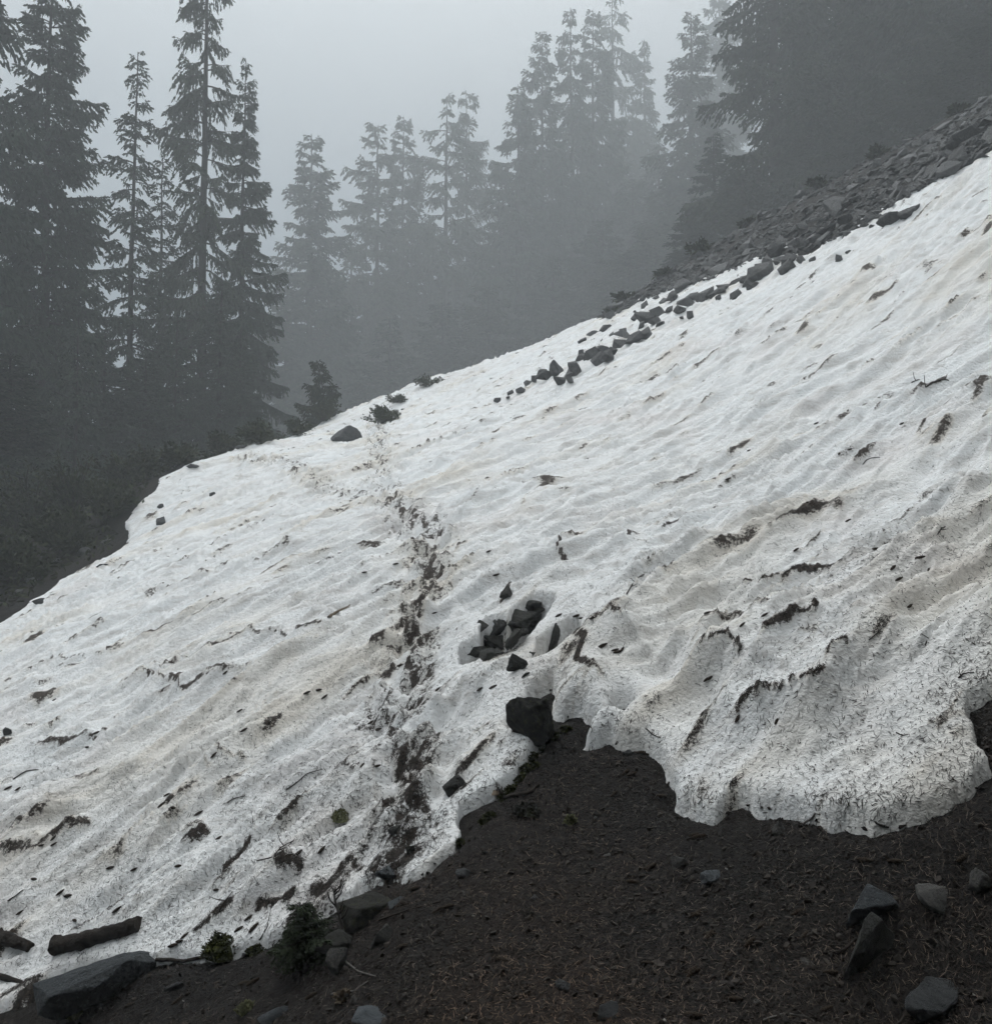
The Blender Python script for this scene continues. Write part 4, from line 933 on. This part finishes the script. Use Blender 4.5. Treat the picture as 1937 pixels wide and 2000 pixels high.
wood('twig', [(428,1781),(440,1762),(454,1744)], 3.4, M_TWIG, 'dark branching twig on the snow above the mossy mound', 'twig', 1.3, .5, 5, branches=((.6, -.9, .2, .1), (.7, .7, .3, .08)))
wood('twig', [(560,1544),(580,1530),(600,1512),(630,1504)], 2.4, M_TWIG, 'long fine twig in the middle of the lower left snow', 'twig', 1.3, .6, 5)
wood('twig', [(443,1570),(455,1562),(478,1556)], 2.4, M_TWIG, 'small curved twig on the lower left snow', 'twig', 1.3, .6, 5)
wood('twig', [(15,1762),(30,1752),(45,1740)], 2.8, M_TWIG, 'short stick on the snow near the left edge', 'twig', 1.3, .6, 5)
wood('twig', [(25,1524),(50,1508),(72,1505),(86,1508)], 2.6, M_TWIG, 'arched twig on the snow at the far left', 'twig', 1.3, .6, 5)
wood('bark_strip', [(642,1208),(660,1196),(684,1184)], 8, M_CHIP, 'narrow brown bark strip on the clean snow left of the trail', 'bark', .5, .3, 6)
wood('branch', [(700,1792),(760,1775),(830,1760)], 3.4, M_TWIG, 'long thin stick on the soil below the trail foot', 'branch', 1., .6, 5)
wood('branch', [(740,1800),(800,1778),(865,1762)], 4, M_TWIG, 'second long stick on the soil, just below the thin one', 'branch', 1., .6, 5)
wood('branch', [(1700,1603),(1715,1612),(1735,1618)], 6, M_BARK, 'dark bent stick at the foot of the snow lip', 'branch', .6, .7, 6)
wood('branch', [(1570,1610),(1583,1602),(1592,1590)], 4, M_PALETWIG, 'pale stick leaning at the foot of the snow lip', 'branch', .9, .7, 6)
wood('branch', [(1620,1868),(1650,1858),(1672,1836)], 9, M_BARK, 'dark stick under the leaning shard', 'branch', .5, .6, 6)
wood('branch', [(1490,1995),(1530,1982),(1575,1988),(1590,1998)], 4, M_PALETWIG, 'pale curved twig at the bottom edge', 'branch', .9, .7, 6)
wood('branch', [(648,1945),(690,1940),(720,1920)], 6, M_PALETWIG, 'grey stick beside the flat blue-grey stone, bottom left', 'branch', .8, .6, 6)
wood('branch', [(660,1870),(700,1900),(735,1910)], 4.5, M_PALETWIG, 'thin grey branch lying right of the pointed rock', 'branch', .9, .6, 6)

def upright_twig(px, py, hpx, label):
    r = np.random.default_rng(12); p = on_top(px, py); k = m_per_px(p); h = hpx * k
    s = np.linspace(0, 1, 8); main = np.stack([-.10 * h * s + .05 * h * np.sin(s * 5), .05 * h * s, h * s - .03], -1)
    e = empty('dead_seedling', p, label, 'seedling')
    link('stem', np_mesh('stem', *tube(main, np.linspace(.011, .003, 8), 6), None, True), M_PALETWIG, e)
    for i in range(9):
        f = r.uniform(.45, .98); b0 = np.array([np.interp(f, s, main[:, j]) for j in range(3)]); az = r.uniform(0, 6.28); l = h * r.uniform(.15, .32)
        b = np.array([b0, b0 + np.array([math.cos(az) * .4, math.sin(az) * .3, .35]) * l, b0 + np.array([math.cos(az) * .6, math.sin(az) * .4, .85]) * l])
        link('twig', np_mesh('twig', *tube(b, np.array([.0042, .003, .0016]), 5), None, True), M_TWIG, e)
upright_twig(666, 1838, 108, 'leafless pale seedling stem standing at the snow edge, lower left')
wood('stalk', [(506,1838),(508,1836),(510,1834)], 3, M_TWIG, 'single thin dark stalk leaning over the snow edge', 'stalk', 1, .6, 5, branches=((.5, .35, 1., .17),))
# green seedling
p = on_top(606, 1876)
e = empty('green_seedling', p, 'feathery green conifer seedling at the snow edge beside the pale stem', 'seedling', None, (0, 0, 1.0), (.15, .15, .115))
link('trunk', KINDS['sapling'][0], None, e); link('crown', KINDS['sapling'][1], None, e)
p = on_top(575, 1850)
e = empty('green_seedling', p, 'smaller green sprig left of the feathery seedling', 'seedling', None, (0, 0, 2.0), (.10, .10, .06))
link('trunk', KINDS['sapling'][0], None, e); link('crown', KINDS['sapling'][1], None, e)

# ---------------------------------------------------------------- moss
def moss(px, py, w, h, label, seed, m=None, group=None, name='moss_cushion'):
    r = np.random.default_rng(seed); p = on_top(px, py); k = m_per_px(p); rad = w * k * .5; hh = h * k
    n = int(max(150, 420 * (w / 40)))
    a = r.uniform(0, 6.28, n); q = np.sqrt(r.uniform(0, 1, n)); nz = 1 + .5 * noise(np.cos(a) * q * 3, np.sin(a) * q * 3, seed)
    P = np.stack([np.cos(a) * q * rad * nz, np.sin(a) * q * rad * nz, hh * (1 - q ** 2) * nz * .8 - .004], -1)
    V, Fq = blades(P, np.stack([np.cos(a) * q, np.sin(a) * q, .8 + 0 * a], -1) + r.normal(0, .5, (n, 3)), r.uniform(.010, .022, n), r.uniform(.006, .012, n), r, .1)
    th = np.linspace(0, 2 * np.pi, 13)[:-1]; rings = []
    for qq in (1.0, .75, .45, .15):
        nz2 = 1 + .5 * noise(np.cos(th) * qq * 3, np.sin(th) * qq * 3, seed)
        rings.append(np.stack([np.cos(th) * qq * rad * nz2, np.sin(th) * qq * rad * nz2, hh * (1 - qq ** 2) * nz2 * .8 - .01], -1))
    RV = np.concatenate(rings); RF = np.array([(i * 12 + j, i * 12 + (j + 1) % 12, (i + 1) * 12 + (j + 1) % 12, (i + 1) * 12 + j) for i in range(3) for j in range(12)])
    V, Fq = merge([(RV, RF), (V, Fq)])
    return tag(link(name, np_mesh(name, V, Fq), m or M_MOSS, None, tuple(p)), label, 'moss', group)
moss(430, 1862, 66, 42, 'green mossy mound at the snow edge, lower left', 801)
moss(505, 1858, 40, 12, 'low moss strip right of the mossy mound', 802)
for i, (px, py, w, h) in enumerate([(1085,1440,26,10),(1060,1462,22,9),(1040,1482,26,12),(1030,1505,30,14),(1018,1525,24,10),(1000,1545,28,10),(985,1560,22,8),(958,1595,22,8),(895,1650,24,12),(945,1608,18,7),(1105,1425,20,7),(1046,1498,18,8)]):
    moss(px, py, w, h, 'yellow-green moss cushion on the soil edge below the cave', 810 + i, None, 'moss cushions below the cave')
moss(664, 1600, 30, 22, 'pale yellow moss tuft lying on the dirty snow', 830, M_PALEMOSS)
moss(482, 1972, 34, 12, 'pale moss scrap on the soil near the bottom left', 831, M_PALEMOSS)
moss(672, 1948, 30, 10, 'rusty moss scrap right of the bottom left soil', 832, M_CHIP)
moss(150, 1985, 26, 12, 'pale lichen tuft below the long slab', 833, M_PALEMOSS)
moss(1115, 1606, 20, 14, 'pale grey lichen tuft on the bare soil below the cave', 834, M_PALEMOSS)
moss(1030, 1585, 50, 16, 'grey withered moss heap below the curved root', 835, M_MOSSROCK)
p = on_top(962, 1552)
o = link('bark_chip', rock_mesh('bark_chip', 850, (1, .8, .14), 10, .02, .7), M_CHIP, None, (p[0], p[1], p[2] + .02), (math.radians(35), .3, .4), (.075, .09, .09)); tag(o, 'tan chip of wood at the snow edge beside the moss', 'bark')

# ---------------------------------------------------------------- cones
def cone_mesh():
    rows, seg = 13, 8; V = []
    for i in range(rows):
        t = i / (rows - 1); rr = .5 * math.sin(math.pi * (.08 + .86 * t)) ** .7 * (.34 if i % 2 else .27)
        for j in range(seg):
            a = (j + .5 * ((i // 2) % 2)) * 2 * math.pi / seg
            V.append((t - .5, rr * math.cos(a), rr * math.sin(a)))
    Fq = [(i * seg + j, i * seg + (j + 1) % seg, (i + 1) * seg + (j + 1) % seg, (i + 1) * seg + j) for i in range(rows - 1) for j in range(seg)]
    me = np_mesh('fir_cone', np.array(V), np.array(Fq)); me.materials.append(M_CONE); return me
CONE = cone_mesh()
c_snow = r6([(1232,517),(1042,434),(990,653),(1357,650),(1605,747),(1467,790),(1517,916),(741,1001),(580,945),(845,955),(720,1437),(770,192),(1085,66),(150,1120),(165,1128),(185,1115),(95,1097),(575,1255),(592,1248),(47,970),(1190,207),(1240,187),(675,325),(1480,68),(1230,6),(900,1450),(1440,738),(1565,690)])
c_snow += r7([(37,572),(85,575),(445,316),(403,382),(1130,303),(990,420),(1045,36),(1110,213),(1422,130),(1475,118),(1717,268),(1750,302),(772,603),(748,650),(800,665),(250,803),(190,838),(248,832),(510,943),(620,950),(157,995),(280,1057),(313,1073),(345,1187),(540,1138),(92,1150),(1150,1175),(1175,1222),(1380,877),(1105,1228),(855,1258),(1745,472),(1680,465),(825,935),(1490,860),(1015,803),(1000,1045),(830,1285),(800,1305),(270,1332),(250,162),(920,690)])
c_snow += r5([(875,770),(590,945),(605,1300),(430,1190),(1165,957),(1320,968),(1270,970),(1250,960),(1370,1100),(840,660),(265,757),(410,718),(80,1335),(50,1305),(800,1300),(860,1290)])
c_soil = [(600 + a / 2.3725, 1300 + b / 2.3725) for a, b in [(1475,500),(1790,790),(1640,610),(1590,940),(1510,1010),(1420,600),(600,1140),(650,1125),(440,1310),(900,1370),(1800,1160),(1865,1250),(1780,1430),(1270,1380),(330,1265),(500,1040),(1500,510),(1545,410)]]
c_soil += [(1137 + a / 2.3725, 1300 + b / 2.3725) for a, b in [(705,1555),(775,1290),(530,1155),(1000,1150),(1310,910),(1450,915),(590,1255),(830,1210),(510,1425),(680,1440),(515,1630),(1150,1430),(1030,1255),(300,1385),(1130,1600),(1760,900),(540,800),(315,940)]]
c_soil += r7([(1130,1480),(820,1560),(1440,1540),(1170,1475),(600,1580)])
for lst, lab, grp in ((c_snow, 'small dark fir cone lying on the snow', 'fir cones on the snow'), (c_soil, 'dark fir cone lying among needles on the bare soil', 'fir cones on the soil')):
    for k, c in enumerate(lst):
        q = on_top(*c); s = random.uniform(.040, .060)
        o = link('fir_cone', CONE, None, None, (q[0], q[1], q[2] + s * .12), tilt_to(normal_at(q[0], q[1]), random.uniform(-.7, .9), (random.uniform(0, 6), random.uniform(-.15, .15))), (s, s, s))
        tag(o, lab, 'cone', grp)

# ---------------------------------------------------------------- fallen needles and crumbs, too many to count
def needles(x, y, lo, hi, wd, tone_fn, seed, lift=.25, name='fallen_needles'):
    r = np.random.default_rng(seed); n = len(x)
    z = top_at(x, y); e = .03
    gxn = (top_at(x + e, y) - top_at(x - e, y)) / (2 * e); gyn = (top_at(x, y + e) - top_at(x, y - e)) / (2 * e)
    gxn, gyn = np.clip(gxn, -1.2, 1.2), np.clip(gyn, -1.2, 1.2)
    a = r.uniform(0, 2 * np.pi, n); L = r.uniform(lo, hi, n); bend = r.normal(0, .35, n); tl = r.normal(0, lift, n)
    def pt(s, off):
        aa = a + bend * s
        dx = np.cos(aa) * L * s - np.sin(aa) * off; dy = np.sin(aa) * L * s + np.cos(aa) * off
        return np.stack([x + dx, y + dy, z + dx * gxn + dy * gyn + .0025 + np.abs(tl) * L * (s + .5) * .6], -1)
    w = wd * r.uniform(.7, 1.3, n) * .5
    V = np.stack([pt(-.5, w * .5), pt(-.5, -w * .5), pt(0., -w), pt(0., w), pt(.5, -w * .4), pt(.5, w * .4)], 1).reshape(-1, 3)
    b = np.arange(n)[:, None] * 6
    Fq = np.concatenate([b + np.array([[0, 1, 2, 3]]), b + np.array([[3, 2, 4, 5]])], 0)
    c = tone_fn(r, n); c = np.repeat(np.concatenate([c, np.ones((n, 1))], 1), 6, 0)
    return np_mesh(name, V, Fq, ('tone', c))
r = np.random.default_rng(77)
# on the snow: thick near the camera and where dirt gathers
n = 1300000
yy = 1 / r.uniform(1 / 13.0, 1 / 2.6, n) ; uu = r.uniform(-.75, .75, n); xx = uu * yy
sn = field_at(IS_SNOW.astype(float), xx, yy) > .9
dz, sp = field_at(SD, xx, yy), field_at(SS, xx, yy)
pat = sstep(-.25, .45, fbm(xx * 2.2, yy * 2.2, 97))
prob = (.012 + .15 * np.clip(sp, 0, 1) ** 1.5 * (.25 + .75 * pat) + .75 * sstep(.2, .75, dz)) * (1 - sstep(7, 12.5, yy))
ok = sn & (r.random(n) < prob)
def tone_snow(r, n):
    k = r.uniform(.35, 1.5, n)[:, None]; return np.clip(np.array([[.030, .023, .018]]) * k * (1 + r.normal(0, .1, (n, 3))), .004, 1)
tag(link('needle_litter', needles(xx[ok], yy[ok], .011, .026, .0021, tone_snow, 5), M_NEEDLE), 'dark fallen needles scattered over the dirty snow', 'needles', None, 'stuff')
print('needles on snow', int(ok.sum()))
n = 330000
yy = 1 / r.uniform(1 / 6.5, 1 / 2.15, n); uu = r.uniform(-.85, .85, n); xx = uu * yy
so = (field_at(IS_SNOW.astype(float), xx, yy) < .1) & (poly_sdf(xx, yy, HOLE_POLY) < -.05)
warm = sstep(-.1, .45, fbm(xx * .9, yy * .9, 98)) * .7 + .5 * sstep(3.6, 2.7, yy)
ok = so & (r.random(n) < .35 + .45 * warm)
wk = warm[ok]
def tone_soil(r, n):
    k = (r.uniform(.15, 1.0, n) + (r.random(n) < .18) * r.uniform(.8, 3.6, n))[:, None]
    c = np.array([[.034, .029, .026]]) * (1 - wk[:, None] * .8) + np.array([[.058, .038, .026]]) * wk[:, None] * .8
    return np.clip(c * k, .004, .5)
tag(link('needle_litter', needles(xx[ok], yy[ok], .012, .028, .0022, tone_soil, 6, .45), M_NEEDLE), 'brown fallen needles matting the dark soil', 'needles', None, 'stuff')
print('needles on soil', int(ok.sum()))
items = []
for k in range(14000):
    y = 1 / random.uniform(1 / 6.0, 1 / 2.2); x = random.uniform(-.8, .8) * y
    snowy = float(field_at(SE, x, y)) > 0
    items.append((np.array([x, y, float(top_at(x, y)) + .002]), random.choice((.004, .006, .008, .010) if snowy else (.006, .009, .013, .018, .024, .038)), tilt_to(Vector((0, 0, 1)), random.uniform(0, 6.28), (random.uniform(-1, 1), random.uniform(-1, 1)))))
V, Fq = joined(SMALL, items)
cr = np.random.default_rng(9); per = np.array([len(me.vertices) for me in SMALL]); cnt = [per[k % 8] for k in range(len(items))]
pale = cr.random(len(items)) < .010
tone = np.repeat(np.where(pale[:, None], np.array([[.35, .33, .30]]), np.array([[.030, .024, .020]]) * cr.uniform(.5, 1.8, (len(items), 1))), cnt, 0)
tag(link('litter_crumbs', np_mesh('litter_crumbs', V, Fq, ('tone', np.concatenate([tone, np.ones((len(tone), 1))], 1))), M_NEEDLE), 'bark crumbs and grit scattered over soil and dirty snow', 'litter', None, 'stuff')

# ---------------------------------------------------------------- fog
def haze_box():
    lo, hi = (-170, -100, float(GZ.min()) - 1.0), (170, 200, max(60.0, float(GZ.max()) + 1.0))
    V = np.array([(x, y, z) for z in (lo[2], hi[2]) for y in (lo[1], hi[1]) for x in (lo[0], hi[0])], float)
    Fq = np.array([(0, 2, 3, 1), (4, 5, 7, 6), (0, 1, 5, 4), (2, 6, 7, 3), (0, 4, 6, 2), (1, 3, 7, 5)])
    o = link('haze', np_mesh('haze', V, Fq)); o['kind'] = 'stuff'
    m = bpy.data.materials.new('fog_air'); m.use_nodes = True; nt = m.node_tree; nt.nodes.clear()
    out = nt.nodes.new('ShaderNodeOutputMaterial'); v = nt.nodes.new('ShaderNodeVolumePrincipled')
    v.inputs['Color'].default_value = (.90, .945, .98, 1); v.inputs['Density'].default_value = HAZE_DENSITY; v.inputs['Anisotropy'].default_value = .25
    nt.links.new(v.outputs[0], out.inputs['Volume']); o.data.materials.append(m)
haze_box()
